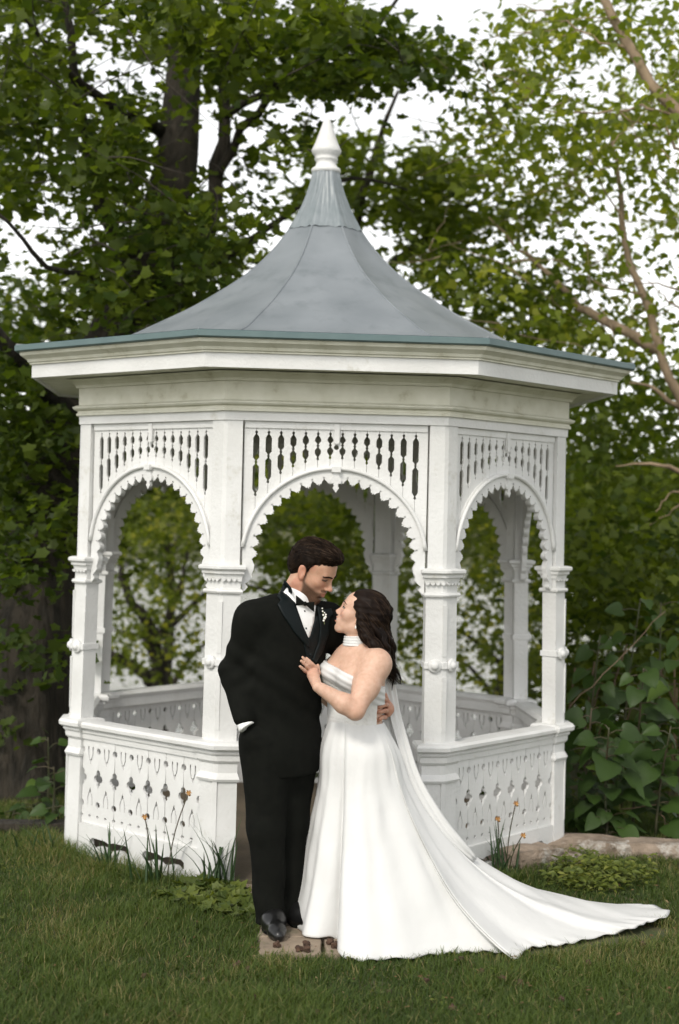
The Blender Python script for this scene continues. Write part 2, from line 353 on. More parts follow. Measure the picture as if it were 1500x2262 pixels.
# posts: bent (V-plan) pilasters standing on the corners
def vpoly(R, a, w, e=0.0, ch=0.012):
    """plan of a corner post at vertex on +X axis; e = overhang"""
    O = Vector((R+e/C22, 0)); tA = Vector((-math.sin(PI/8), math.cos(PI/8))); tB = Vector((-math.sin(PI/8), -math.cos(PI/8)))
    nA = Vector((math.cos(PI/8), math.sin(PI/8))); nB = Vector((math.cos(PI/8), -math.sin(PI/8)))
    aa = a+e; ww = w+2*e; c = ch
    I = Vector((O.x-ww/C22, 0))
    return [O+tB*c, O+tA*c, O+tA*aa, O+tA*aa-nA*ww, I, O+tB*aa-nB*ww, O+tB*aa]
def vloft(name, prof, m, parent):
    """prof: (z, R, a, w, e)"""
    b = MB(); b.loft([[(p.x, p.y, z) for p in vpoly(R, a, w, e)] for z, R, a, w, e in prof]); return b.obj(name, m, parent)
RL = lambda z: 1.462-0.020*z
POST_M = {}
W0 = 0.085
def make_post():
    b = MB()
    b.loft([[(p.x, p.y, z) for p in vpoly(RL(z), a, W0, 0)] for z, a in ((-0.02, .108), (0.60, .106), (0.602, .098), (1.50, .096))])
    b.loft([[(p.x, p.y, z) for p in vpoly(R, .086, W0-0.01, 0)] for z, R in ((1.53, 1.425), (2.2615, 1.421))])
    # raised chamfer strips on the corner
    for z0, z1 in ((0.18, 0.52), (0.76, 1.03), (1.13, 1.38)):
        R = RL((z0+z1)/2)
        b.box(R-0.006, R+0.001, -0.012, 0.012, z0, z1)
    post = b.obj('post', WHITE, gz)
    R = RL(1.5)
    vloft('capital', [(1.492, R, .098, W0, 0.006), (1.512, R, .098, W0, 0.012), (1.516, R, .098, W0, 0.022), (1.530, R, .098, W0, 0.024), (1.534, R, .098, W0, 0.032), (1.540, R, .098, W0, 0.038), (1.552, R, .098, W0, 0.038), (1.558, R, .098, W0, 0.030), (1.560, R, .098, W0, 0.0)], WHITE, post)
    # scalloped drip under the capital
    sc = MB()
    for s in (1, -1):
        t = Vector((-math.sin(PI/8), s*math.cos(PI/8), 0)); n = Vector((math.cos(PI/8), s*math.sin(PI/8), 0)); O = Vector((R, 0, 0))
        for i in range(4):
            c = O+t*(0.012+0.026*i)+n*0.004
            ring = [Vector((0, 0, 0))]
            pts = [c+t*(0.0115*math.cos(q))+Vector((0, 0, 1.4915-0.013*math.sin(q))) for q in np.linspace(0, PI, 7)]
            sc.loft([[p for p in pts], [p+n*0.012 for p in pts]])
    sc.obj('scallop_trim', WHITE, post)
    Rc = RL(1.43)
    vloft('collar', [(1.418, Rc, .097, W0, 0.001), (1.421, Rc, .097, W0, 0.013), (1.430, Rc, .097, W0, 0.017), (1.439, Rc, .097, W0, 0.013), (1.442, Rc, .097, W0, 0.001)], WHITE, post)
    Rm = RL(1.085)
    vloft('band', [(1.070, Rm, .097, W0, 0.001), (1.071, Rm, .097, W0, 0.010), (1.100, Rm, .097, W0, 0.010), (1.101, Rm, .097, W0, 0.001)], WHITE, post)
    for s in (1, -1):
        md = MB(); n = Vector((math.cos(PI/8), s*math.sin(PI/8), 0)); t = Vector((-math.sin(PI/8), s*math.cos(PI/8), 0)); c = Vector((Rm, 0, 1.0855))+t*0.050
        up = Vector((0, 0, 1)); rings = []
        for r, h in ((0.034, 0.001), (0.034, 0.013), (0.029, 0.017), (0.020, 0.0172), (0.019, 0.022), (0.013, 0.029), (0.004, 0.031)):
            rings.append([c+n*h+(t*math.cos(2*PI*j/16)+up*math.sin(2*PI*j/16))*r for j in range(16)])
        md.loft(rings); md.obj('medallion', WHITE, post, True)
    Rb = RL(0.66)
    vloft('pedestal_cap', [(0.598, Rb, .106, W0, 0.004), (0.612, Rb, .106, W0, 0.016), (0.640, Rb, .106, W0, 0.018), (0.644, Rb, .106, W0, 0.026), (0.652, Rb, .106, W0, 0.030), (0.660, Rb, .106, W0, 0.024), (0.664, Rb, .106, W0, 0.040), (0.672, Rb, .106, W0, 0.050), (0.690, Rb, .106, W0, 0.052), (0.702, Rb, .106, W0, 0.042), (0.708, Rb, .106, W0, 0.004)], WHITE, post)
    Rp = RL(0.53)
    vloft('pedestal_ring', [(0.508, Rp, .107, W0, 0.001), (0.512, Rp, .107, W0, 0.012), (0.524, Rp, .107, W0, 0.017), (0.536, Rp, .107, W0, 0.011), (0.548, Rp, .107, W0, 0.004), (0.552, Rp, .107, W0, 0.001)], WHITE, post)
    # flutes on the inside corner
    return post
post0 = make_post()
for k in range(8):
    p = post0 if k == 0 else copy_tree(post0, gz)
    p.rotation_euler = (0, 0, -PI/2-PI/8+k*SIDE_A)

# fretwork arch panels -------------------------------------------------------
AP_A = 1.412*C22-0.012              # outward distance of the board face
HALF = 0.4515; ZC, RI, RO = 1.587, 0.378, 0.452
NB = 15; PITCH = 2*HALF/NB
TOPZ = 2.2615
def arch_bottom(x):
    x = abs(x)
    return ZC+math.sqrt(max(0.0, 0.405**2-x*x)) if x < 0.404 else ZC
def slit_bottom(x):
    x = abs(x); R = 0.498
    return max(ZC+math.sqrt(max(0.0, R*R-x*x)), 1.80) if x < R else 1.80
def half_slit(x, s, zb, zt=2.215, hw=0.0142):
    """edge points from bottom to top of a joint at x; s = +1: board lies on the +x side"""
    zm = zb+(zt-zb)*0.52
    q = [(0, zb), (0.006, zb+0.005), (0.0045, zb+0.012), (0.002, zb+0.016), (hw*0.75, zb+0.028), (hw, zb+0.036), (hw, zm-0.022), (hw*0.5, zm-0.014), (0.0035, zm-0.009), (0.0035, zm-0.005), (0.007, zm), (0.0035, zm+0.005), (0.0035, zm+0.009), (hw*0.5, zm+0.014), (hw, zm+0.022), (hw, zt-0.036), (hw*0.75, zt-0.028), (0.002, zt-0.016), (0.0045, zt-0.012), (0.006, zt-0.005), (0, zt)]
    return [(x+s*d, z) for d, z in q]
G = 0.0010
board_meshes = []
for i in range(NB):
    x0 = -HALF+i*PITCH; x1 = x0+PITCH
    ol = []
    nseg = 6
    for j in range(nseg+1):
        x = x0+G+(PITCH-2*G)*j/nseg; ol.append((x, arch_bottom(x)))
    # right edge going up
    r = [(x-G, z) for x, z in half_slit(x1, -1, slit_bottom(x1))] if i < NB-1 else [(x1-G, 1.70)]
    if ol[-1][1] < r[0][1]-0.002: ol += r
    ol += [(x1-G, TOPZ), (x0+G, TOPZ)]
    l = [(x+G, z) for x, z in half_slit(x0, 1, slit_bottom(x0))][::-1] if i > 0 else []
    ol += l
    holes = [circ((x0+x1)/2, 2.142, 0.0125, 12)] if i == NB//2 else []
    board_meshes.append(plate('board', ol, holes, 0.010))
# scalloped arch trim (one sawn piece)
def arch_trim():
    out = []
    nA = 40
    out += [(HALF-0.004, 1.425)]
    out += [(HALF-0.004, ZC-0.02)]
    a_end = math.acos((HALF-0.004)/0.462)
    for i in range(nA+1):
        a = a_end+(PI-2*a_end)*i/nA; out.append((0.462*math.cos(a), ZC+0.462*math.sin(a)))
    out += [(-HALF+0.004, ZC-0.02), (-HALF+0.004, 1.425)]
    inner = []
    # foot of the arch, then scallops
    inner += [(-0.432, 1.435), (-0.418, 1.452), (-0.432, 1.468), (-0.412, 1.484), (-0.398, 1.50), (-0.402, 1.515), (-0.392, 1.535), (-0.388, 1.56)]
    NS = 22
    for s in range(NS):
        a0 = PI-PI*s/NS; a1 = PI-PI*(s+1)/NS; am = (a0+a1)/2
        for f, r in ((0.04, 0.402), (0.10, 0.397), (0.22, 0.391), (0.32, 0.379), (0.42, 0.384), (0.5, 0.373), (0.58, 0.384), (0.68, 0.379), (0.78, 0.391), (0.90, 0.397), (0.96, 0.402)):
            a = a0+(a1-a0)*f; inner.append((r*math.cos(a), ZC+r*math.sin(a)))
    inner += [(0.388, 1.56), (0.392, 1.535), (0.402, 1.515), (0.398, 1.50), (0.412, 1.484), (0.432, 1.468), (0.418, 1.452), (0.432, 1.435)]
    ol = out+inner
    holes = []
    for s in range(1, NS):
        a = PI-PI*s/NS; holes.append(circ(0.4085*math.cos(a), ZC+0.4085*math.sin(a), 0.0062, 8))
    return plate('arch_trim', ol, holes, 0.030)
trim_me = arch_trim()
mo = MB()
mo.tube([(0.452*math.cos(a), ZC+0.452*math.sin(a), 0.016) for a in np.linspace(0.13, PI-0.13, 40)], [0.0105]*40, 8); mould_me = mo.mesh('arch_moulding')
# pendant and keystone at the crown
pe = plate('pendant', [(-0.010, 2.03), (-0.016, 2.0), (-0.026, 1.985), (-0.024, 1.965), (-0.012, 1.965), (-0.010, 1.952), (-0.016, 1.943), (-0.008, 1.934), (0, 1.92), (0.008, 1.934), (0.016, 1.943), (0.010, 1.952), (0.012, 1.965), (0.024, 1.965), (0.026, 1.985), (0.016, 2.0), (0.010, 2.03)], [], 0.018)
ke = MB(); ke.box(-0.024, 0.024, 2.020, 2.046, 0.004, 0.032); ke.V[4:8] = [(v[0]*.9, v[1], v[2]) for v in ke.V[4:8]]
k2 = MB(); k2.loft([[(-0.013, 2.168, z0), (-0.009, 2.160, z0), (0.009, 2.160, z0), (0.013, 2.168, z0), (0.013, 2.255, z0), (-0.013, 2.255, z0)] for z0 in (-0.001, 0.012)])
ke_me = ke.mesh('keystone'); k2_me = k2.mesh('batten')
hd = MB(); hd.box(-0.447, 0.447, 2.228, 2.2605, 0.001, 0.010); head_me = hd.mesh('head_strip')
for k in range(8):
    pn = obj('arch_panel', trim_me, WHITE, gz); pn.rotation_euler = (PI/2, 0, k*SIDE_A)
    off = Vector((math.sin(k*SIDE_A), -math.cos(k*SIDE_A), 0))*(AP_A+0.008); pn.location = off
    for bm_ in board_meshes:
        o = obj('board', bm_, WHITE, pn); o.location = (0, 0, -0.0085+random.uniform(-.0008, .0008))
    o = obj('moulding', mould_me, WHITE, pn, True); o.location = (0, 0, -0.008)
    o = obj('pendant', pe, WHITE, pn); o.location = (0, 0, 0.014)
    o = obj('keystone', ke_me, WHITE, pn); o.location = (0, 0, -0.004)
    o = obj('batten', k2_me, WHITE, pn); o.location = (0, 0, -0.004)
    o = obj('head_strip', head_me, WHITE, pn); o.location = (0, 0, -0.010)

# balustrades ----------------------------------------------------------------
AP_B = RL(0.35)*C22-0.022
HB = 0.4485; NBB = 7; PB = 2*HB/NBB; ZB0, ZB1 = 0.150, 0.612
def bal_board(i):
    x0 = G; x1 = PB-G
    def edge(x, s):
        """edge with half cut-outs, bottom to top; s=+1: board on the +x side"""
        q = []
        def arc(zc, r, n=6, ell=1.0):
            return [(x+s*r*math.cos(t)*ell, zc+r*math.sin(t)) for t in np.linspace(-PI/2, PI/2, n)]
        if True:
            q += arc(0.205, 0.008, 5, 1.3)
            q += arc(0.268, 0.0165, 7)
            # half quatrefoil
            q += [(x+s*0.001, 0.352), (x+s*0.006, 0.364), (x+s*0.014, 0.372), (x+s*0.012, 0.386), (x+s*0.021, 0.384), (x+s*0.031, 0.392), (x+s*0.034, 0.404), (x+s*0.030, 0.416), (x+s*0.020, 0.423), (x+s*0.013, 0.421), (x+s*0.016, 0.431), (x+s*0.014, 0.442), (x+s*0.006, 0.450), (x+s*0.001, 0.451)]
            q += arc(0.548, 0.0165, 7)
        return q
    ol = [(x0, ZB0), (x1, ZB0)]
    ol += edge(x1, -1)+[(x1, ZB1), (x0, ZB1)]
    ol += edge(x0, 1)[::-1]
    c = PB/2
    def wish(z, s):
        # wishbone slit: two thin prongs that meet in a point
        w = 0.004
        return [(c-0.0175-w, z), (c-0.0175+w, z+s*0.003), (c-0.016+w*0.4, z-s*0.036), (c-0.006, z-s*0.060), (c, z-s*0.066), (c+0.006, z-s*0.060), (c+0.016-w*0.4, z-s*0.036), (c+0.0175-w, z+s*0.003), (c+0.0175+w, z), (c+0.020, z-s*0.040), (c+0.0085, z-s*0.070), (c, z-s*0.094), (c-0.0085, z-s*0.070), (c-0.020, z-s*0.040)]
    holes = [wish(0.566, 1), wish(0.262, -1), circ(c, 0.205, 0.0105, 8, 0.0075)]
    return plate('board', ol, holes, 0.014)
bal_me = bal_board(0)
rl = MB()
def extr(b, prof, x0, x1):
    b.loft([[(x0, p[0], p[1]) for p in prof], [(x1, p[0], p[1]) for p in prof]])
extr(rl, [(0.606, -0.06), (0.606, 0.014), (0.634, 0.016), (0.638, 0.024), (0.650, 0.026), (0.655, 0.020), (0.660, 0.036), (0.668, 0.046), (0.684, 0.048), (0.696, 0.036), (0.700, 0.0), (0.700, -0.055), (0.68, -0.075), (0.655, -0.062)], -0.4487, 0.4487)
rail_me = rl.mesh('rail')
def skirt():
    ol = [(-0.447, -0.03), (0.447, -0.03), (0.447, 0.158), (0.440, 0.166), (-0.440, 0.166), (-0.447, 0.158)]
    holes = []
    for s in (-1, 1):
        c = 0.205*s
        holes.append([(c-0.150, 0.055), (c-0.138, 0.042), (c-0.110, 0.046), (c-0.085, 0.060), (c-0.04, 0.060), (c-0.015, 0.046), (c+0.02, 0.046), (c+0.05, 0.060), (c+0.09, 0.060), (c+0.115, 0.044), (c+0.140, 0.042), (c+0.152, 0.058), (c+0.150, 0.085), (c+0.130, 0.098), (c+0.03, 0.096), (c, 0.086), (c-0.03, 0.096), (c-0.130, 0.100), (c-0.152, 0.085)])
    return plate('skirt_board', ol, holes, 0.030)
skirt_me = skirt()
for k in range(1, 8):
    pn = obj('balustrade', rail_me, WHITE, gz); pn.rotation_euler = (PI/2, 0, k*SIDE_A)
    pn.location = Vector((math.sin(k*SIDE_A), -math.cos(k*SIDE_A), 0))*AP_B
    for i in range(NBB):
        o = obj('board', bal_me, WHITE, pn); o.location = (-HB+i*PB, 0, 0.004+random.uniform(-.0015, .0015))
    o = obj('skirt_board', skirt_me, WHITE, pn); o.location = (0, 0, 0.022)
# ================================================================== TREES AND PLANTS
def foliage(root, name, C, per, m, tmpl=(MAPLE_V, MAPLE_T), **kw):
    P, D, Nn, sz, tn = sprays(C, per, **kw)
    me = leaf_mesh(name, P, D, Nn, sz, tmpl[0], tmpl[1], tn)
    return wpart(name, me, m, root, False)
def limb(root, name, pix, radii, m, sides=8, n=14, wob=0.03, jit=0.05):
    """pix: (px, py, Y) stations"""
    P = branch_path([at(*q) for q in pix], n, wob); R = np.interp(np.linspace(0, 1, n), np.linspace(0, 1, len(radii)), radii)
    b = MB(); b.tube(P, list(R), sides, jit); return wpart(name, b, m, root)
def twigs(root, name, starts, m, L=(0.4, 1.0), r=0.006, up=0.1, sides=5):
    b = MB()
    for s in starts:
        p = Vector(s); d = Vector((random.uniform(-1, 1), random.uniform(-.6, .6), random.uniform(-.4, .5)+up)).normalized(); pts = [p.copy()]; l = random.uniform(*L)
        for i in range(6):
            d = (d+Vector((random.gauss(0, .18), random.gauss(0, .18), random.gauss(0, .15)-.03))).normalized(); p = p+d*(l/6); pts.append(p.copy())
        b.tube(pts, [r*(1-0.13*i) for i in range(7)], sides)
    o = wpart(name, b, m, root); o['kind'] = 'stuff'; return o

# --- the great maple on the left ------------------------------------------------
base = at(35, 1800, 0.95); base.z = -0.05
T1 = tree_root('maple_tree', 'massive old maple leaning right behind the left side of the gazebo', base)
tb = MB(); st = [(28, 1850, 0.95), (40, 1650, 1.0), (66, 1400, 1.15), (105, 1150, 1.4), (165, 930, 1.8), (250, 760, 2.1), (330, 560, 2.4), (385, 380, 2.6), (400, 220, 2.8), (412, 60, 3.0), (425, -150, 3.2)]
P = catmull([at(*q) for q in st], 44); R = np.interp(np.linspace(0, 1, 44), np.linspace(0, 1, 11), [.46, .335, .285, .26, .24, .225, .20, .165, .14, .115, .08])
rings = []
for i, p in enumerate(P):
    ring = []
    for j in range(28):
        a = 2*PI*j/28; f = 1+0.10*noise.noise(Vector((math.cos(a)*2.2, math.sin(a)*2.2, p[2]*0.7)))+0.05*noise.noise(Vector((math.cos(a)*9, math.sin(a)*9, p[2]*1.6)))
        if i < 6: f *= 1+0.22*(1-i/6)*max(0, math.sin(a*5+1))
        ring.append((p[0]+R[i]*f*math.cos(a), p[1]+R[i]*f*math.sin(a), p[2]))
    rings.append(ring)
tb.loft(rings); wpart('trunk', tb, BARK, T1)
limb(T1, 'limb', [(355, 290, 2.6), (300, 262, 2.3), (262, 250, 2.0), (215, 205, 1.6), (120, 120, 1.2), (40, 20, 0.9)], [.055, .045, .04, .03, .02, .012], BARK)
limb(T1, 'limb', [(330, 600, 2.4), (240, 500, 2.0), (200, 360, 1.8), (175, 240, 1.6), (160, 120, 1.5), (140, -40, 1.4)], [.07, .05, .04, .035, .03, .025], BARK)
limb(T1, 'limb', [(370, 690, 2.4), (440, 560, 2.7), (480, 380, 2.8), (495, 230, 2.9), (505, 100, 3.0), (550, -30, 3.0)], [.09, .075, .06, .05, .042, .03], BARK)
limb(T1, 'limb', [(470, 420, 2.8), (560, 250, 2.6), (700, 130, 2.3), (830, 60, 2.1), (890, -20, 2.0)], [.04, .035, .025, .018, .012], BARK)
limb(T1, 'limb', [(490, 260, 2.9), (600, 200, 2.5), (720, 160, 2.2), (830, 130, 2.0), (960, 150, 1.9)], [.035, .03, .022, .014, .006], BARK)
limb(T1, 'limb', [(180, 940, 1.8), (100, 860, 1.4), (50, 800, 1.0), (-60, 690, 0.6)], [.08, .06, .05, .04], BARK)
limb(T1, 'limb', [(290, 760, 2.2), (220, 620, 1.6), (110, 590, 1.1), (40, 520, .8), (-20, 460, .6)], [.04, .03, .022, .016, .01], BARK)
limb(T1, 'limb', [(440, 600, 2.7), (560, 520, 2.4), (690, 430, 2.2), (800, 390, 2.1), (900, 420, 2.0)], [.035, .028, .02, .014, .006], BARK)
g1 = [(70, 560, 75, 95), (180, 110, 60, 60), (30, 250, 30, 40), (600, 330, 45, 40), (640, 470, 45, 35), (690, 210, 40, 28), (20, 60, 40, 30), (120, 330, 30, 30), (330, 150, 30, 34), (560, 120, 26, 30), (230, 560, 22, 26), (100, 740, 34, 20), (300, 690, 18, 24), (500, 640, 20, 30), (440, 130, 16, 20), (590, 410, 30, 60), (700, 300, 26, 26), (640, 120, 30, 20), (250, 40, 26, 24), (20, 880, 22, 34)]
c1 = fill([(-80, -60), (700, -60), (790, 60), (900, 90), (960, 130), (800, 210), (740, 250), (700, 300), (650, 480), (560, 580), (440, 700), (380, 745), (170, 745), (-80, 745)], 0.6, 3.6, 400, g1, (110, 0.0))
c1b = fill([(-80, 745), (170, 745), (165, 900), (170, 1240), (60, 1330), (-80, 1400)], 0.7, 2.8, 150, [(20, 880, 22, 34)])
c1d = fill([(0, 1250), (160, 1250), (150, 1500), (0, 1650)], .3, .75, 9)
c1c = fill([(690, 60), (820, 40), (930, 95), (1030, 130), (1080, 160), (1000, 185), (880, 175), (800, 200), (720, 170)], 1.6, 2.4, 34)
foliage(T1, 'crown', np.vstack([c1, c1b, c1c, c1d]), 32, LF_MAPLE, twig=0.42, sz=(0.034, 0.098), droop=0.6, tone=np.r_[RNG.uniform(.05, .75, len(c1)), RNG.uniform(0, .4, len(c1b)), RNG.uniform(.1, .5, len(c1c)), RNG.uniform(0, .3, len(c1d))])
twigs(T1, 'twig', c1[::2], TWIG, r=0.006)

# --- maple branches arching right over the roof, from a tree behind ---------------
base = Vector((0.55, 5.2, -0.9))
T3 = tree_root('maple_tree', 'younger maple behind the gazebo roof, its leaves around the finial', base)
limb(T3, 'trunk', [(840, 1420, 5.2), (850, 1150, 5.1), (835, 900, 5.0), (800, 700, 4.8), (790, 500, 4.6), (830, 330, 4.4), (880, 200, 4.2)], [.15, .13, .11, .09, .07, .04, .015], BARK, 10, 22)
limb(T3, 'limb', [(800, 640, 4.8), (900, 560, 4.4), (1010, 470, 4.2), (1100, 420, 4.0)], [.05, .035, .02, .008], BARK)
c3 = fill([(690, 320), (760, 270), (880, 290), (990, 320), (1090, 380), (1120, 470), (1010, 560), (960, 620), (860, 560), (800, 480), (740, 400), (640, 560), (560, 600), (650, 480)], 3.2, 5.6, 115, [(960, 250, 70, 55), (1010, 420, 36, 30), (900, 520, 28, 36), (700, 500, 30, 25)], (90, -0.12))
c3b = fill([(560, 1060), (830, 1060), (860, 1300), (880, 1420), (560, 1420)], 3.2, 6.2, 105)
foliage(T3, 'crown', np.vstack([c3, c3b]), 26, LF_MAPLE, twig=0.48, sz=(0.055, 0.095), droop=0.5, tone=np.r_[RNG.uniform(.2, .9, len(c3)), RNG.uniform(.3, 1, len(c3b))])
twigs(T3, 'twig', c3[::5], TWIG)

# --- box elder on the right with the pale forked trunk --------------------------
base = at(1560, 1150, 2.2); base.z = -0.1
T2 = tree_root('box_elder_tree', 'box elder on the right with a pale forked sunlit trunk and yellow green leaves', base)
limb(T2, 'trunk', [(1640, 1700, 2.2), (1590, 1100, 2.2), (1500, 885, 2.2), (1455, 770, 2.2), (1425, 660, 2.25), (1390, 580, 2.3), (1372, 480, 2.4), (1368, 400, 2.5), (1350, 300, 2.7)], [.11, .085, .055, .05, .04, .033, .027, .02, .01], BARKL, 10, 40, 0.015)
limb(T2, 'limb', [(1450, 775, 2.2), (1400, 740, 2.2), (1340, 710, 2.2), (1290, 680, 2.3), (1235, 625, 2.5), (1160, 560, 2.7), (1080, 480, 2.9)], [.038, .036, .03, .022, .016, .012, .006], BARKL, 8, 20, 0.02)
limb(T2, 'limb', [(1520, 1050, 2.2), (1470, 1030, 2.1), (1430, 1025, 2.1), (1360, 1030, 2.1)], [.024, .016, .010, .004], BARKL, 8, 10, .008)
limb(T2, 'limb', [(1500, 900, 2.2), (1470, 880, 2.1), (1430, 850, 2.1), (1390, 845, 2.1)], [.022, .018, .012, .005], BARKL, 8, 10, .01)
for pts in ([(1500, 640, 2.0), (1440, 628, 2.0), (1370, 612, 2.0), (1340, 560, 2.0)], [(1510, 690, 2.0), (1450, 640, 2.0), (1400, 585, 2.0)], [(1520, 1100, 1.9), (1470, 1140, 1.9), (1430, 1160, 1.9)], [(1520, 1070, 1.9), (1460, 1110, 1.9), (1428, 1158, 1.9)], [(1380, 500, 2.2), (1300, 330, 2.4), (1285, 200, 2.5)], [(1420, 650, 2.2), (1320, 630, 2.1), (1230, 580, 2.1), (1130, 575, 2.1)]):
    limb(T2, 'branch', pts, [.009, .006, .004, .003], BARKL, 5, 12, 0.02)
g2 = [(1000, 230, 100, 60), (960, 80, 90, 90), (1380, 330, 26, 30), (1130, 420, 24, 20), (1050, 550, 22, 24), (1170, 120, 34, 40), (1080, 60, 70, 40), (1250, 250, 28, 36), (1330, 450, 40, 55), (1180, 330, 30, 26), (1080, 640, 26, 30), (1450, 460, 30, 30), (1120, 560, 26, 22), (1420, 120, 26, 34), (1260, 480, 24, 26)]
c2 = fill([(1120, 60), (1260, 40), (1500, 40), (1570, 300), (1560, 760), (1250, 760), (1090, 740), (960, 650), (930, 560), (1000, 470), (940, 290), (1050, 200)], 1.6, 4.2, 190, g2, (80, -0.1))
c2b = fill([(980, 460), (1180, 420), (1300, 560), (1290, 760), (1090, 740), (960, 640)], 2.8, 4.6, 85, g2, (80, -0.1))
c2c = fill([(1260, 780), (1400, 790), (1580, 800), (1580, 1300), (1260, 1280)], 2.4, 4.6, 230)
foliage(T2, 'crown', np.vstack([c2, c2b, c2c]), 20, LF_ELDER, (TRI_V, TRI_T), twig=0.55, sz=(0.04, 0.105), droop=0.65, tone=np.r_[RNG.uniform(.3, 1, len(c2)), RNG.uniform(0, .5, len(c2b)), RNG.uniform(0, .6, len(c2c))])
twigs(T2, 'twig', c2[::2], BARKL, r=0.005)

# --- limb of a tree outside the frame, upper right --------------------------------
base = at(1900, 1300, 1.0); base.z = 0
T4 = tree_root('box_elder_tree', 'tree whose tan limb crosses the upper right corner of the picture', base)
limb(T4, 'trunk', [(1900, 1400, 1.0), (1850, 1000, 1.0), (1750, 600, 1.05), (1600, 370, 1.1), (1500, 250, 1.2), (1440, 185, 1.25), (1400, 120, 1.3), (1365, 60, 1.35), (1330, -10, 1.4), (1280, -120, 1.5)], [.16, .14, .1, .06, .048, .044, .04, .036, .032, .02], BARKL, 10, 46, 0.01)
limb(T4, 'branch', [(1490, 255, 1.2), (1430, 235, 1.3), (1340, 245, 1.4), (1250, 250, 1.6), (1150, 235, 1.8)], [.012, .009, .007, .005, .003], BARKL, 5)
limb(T4, 'branch', [(1505, 330, 1.2), (1470, 290, 1.3), (1420, 270, 1.4), (1330, 240, 1.5)], [.011, .008, .006, .004], BARKL, 5)
limb(T4, 'branch', [(1390, 110, 1.3), (1300, 75, 1.5), (1230, 40, 1.7), (1140, 10, 1.9)], [.01, .007, .005, .003], BARKL, 5)
c4 = fill([(1150, 0), (1290, 20), (1330, -60), (1580, -60), (1580, 420), (1400, 330), (1230, 330), (1060, 300), (1120, 120)], 0.9, 2.6, 70, [(1170, 130, 30, 40), (1260, 220, 30, 30), (1420, 60, 30, 40), (1480, 130, 20, 30)], (80, -0.05))
c4b = fill([(1020, 140), (1130, 100), (1200, 160), (1110, 230), (1000, 250)], 1.5, 2.4, 16)
foliage(T4, 'crown', np.vstack([c4, c4b]), 16, LF_ELDER, (TRI_V, TRI_T), twig=0.5, sz=(0.05, 0.09), droop=0.7, tone=RNG.uniform(.35, 1, len(c4)+len(c4b)))
twigs(T4, 'twig', c4[::2], BARKL, r=0.004)

# --- trees and bushes along the bank behind the gazebo -----------------------------
bank = [(-5.6, 7.0, 3.4, 2.2, 'dark leafy tree on the bank at the far left edge', .0, .5), (-3.4, 8.5, 4.2, 1.7, 'tree on the bank seen past the left posts of the gazebo', 0, .55),
        (-1.75, 8.4, 2.7, 1.35, 'low forked tree on the bank seen through the left arch', .1, .75), (0.2, 9.5, 3.3, 1.6, 'bright leafy tree on the bank behind the couple', .25, 1.0),
        (2.1, 8.6, 3.2, 1.5, 'leafy tree on the bank seen through the right arch', .05, .6), (4.1, 8.0, 4.2, 2.2, 'dense green tree on the bank to the right of the gazebo', .1, .7),
        (6.6, 8.5, 4.6, 2.6, 'dense dark tree on the bank at the right edge', .05, .6)]
for i, (x, y, h, r, lab, t0, t1) in enumerate(bank):
    z0 = ground_h(x, y)
    t = tree_root('bank_tree', lab, (x, y, z0), 'tree', 'trees along the pond bank')
    h = h if abs(x) > 3.5 else 5.2; b = MB(); top = Vector((x+random.uniform(-.4, .4), y, z0+h*0.85))
    pts = catmull([(x, y, z0-.1), (x+random.uniform(-.2, .2), y, z0+h*.3), (x+random.uniform(-.3, .3), y, z0+h*.6), tuple(top)], 12); b.tube(pts, list(np.linspace(.11, .02, 12)), 8, .06)
    wpart('trunk', b, BARK, t)
    for q in range(5):
        s = pts[4+q]; e = Vector(s)+Vector((random.choice((-1, 1))*random.uniform(.5, 1)*r*.8, random.uniform(-.8, .5), random.uniform(.2, .9)))
        lb = MB(); lb.tube(catmull([tuple(s), tuple((Vector(s)+e)/2+Vector((0, 0, .12))), tuple(e)], 8), list(np.linspace(.045, .01, 8)), 6); wpart('limb', lb, BARK, t)
    n = int(70*r*h/3.0*(1 if abs(x) > 3 else .75))
    C = ellip((x, y, z0+h*.62), (r, r*.8, h*.42), n, .35) if abs(x) > 3.5 else ellip((x, y, 2.75), (r, r*.8, 1.75), n, .35)
    # lacy lower edge: water shows below the crowns seen through the arches
    foliage(t, 'crown', C, 26, LF_BANK, (TRI_V, TRI_T), twig=.75, sz=(.085, .15), droop=.5, tone=RNG.uniform(t0, t1, len(C)))
# forked trunk by the water, seen through the left arch
fk = at(350, 1560, 6.6); fk.z = ground_h(fk.x, fk.y)
t = tree_root('willow_tree', 'dark forked trunk leaning over the water, seen through the left arch', fk)
limb(t, 'trunk', [(352, 1640, 6.6), (350, 1500, 6.6), (345, 1430, 6.6), (325, 1380, 6.5), (290, 1330, 6.4), (270, 1250, 6.3)], [.14, .11, .09, .065, .05, .03], BARK, 10, 18)
limb(t, 'limb', [(340, 1510, 6.6), (300, 1475, 6.6), (250, 1450, 6.6), (200, 1420, 6.6)], [.075, .06, .045, .03], BARK)
limb(t, 'limb', [(345, 1430, 6.6), (370, 1370, 6.6), (400, 1300, 6.7), (420, 1200, 6.8)], [.06, .045, .03, .015], BARK)
cf = fill([(240, 1090), (455, 1090), (455, 1360), (370, 1420), (240, 1440)], 5.0, 7.6, 62)
cf2 = fill([(240, 1400), (300, 1400), (290, 1540), (240, 1540)], 5.0, 7.0, 9)
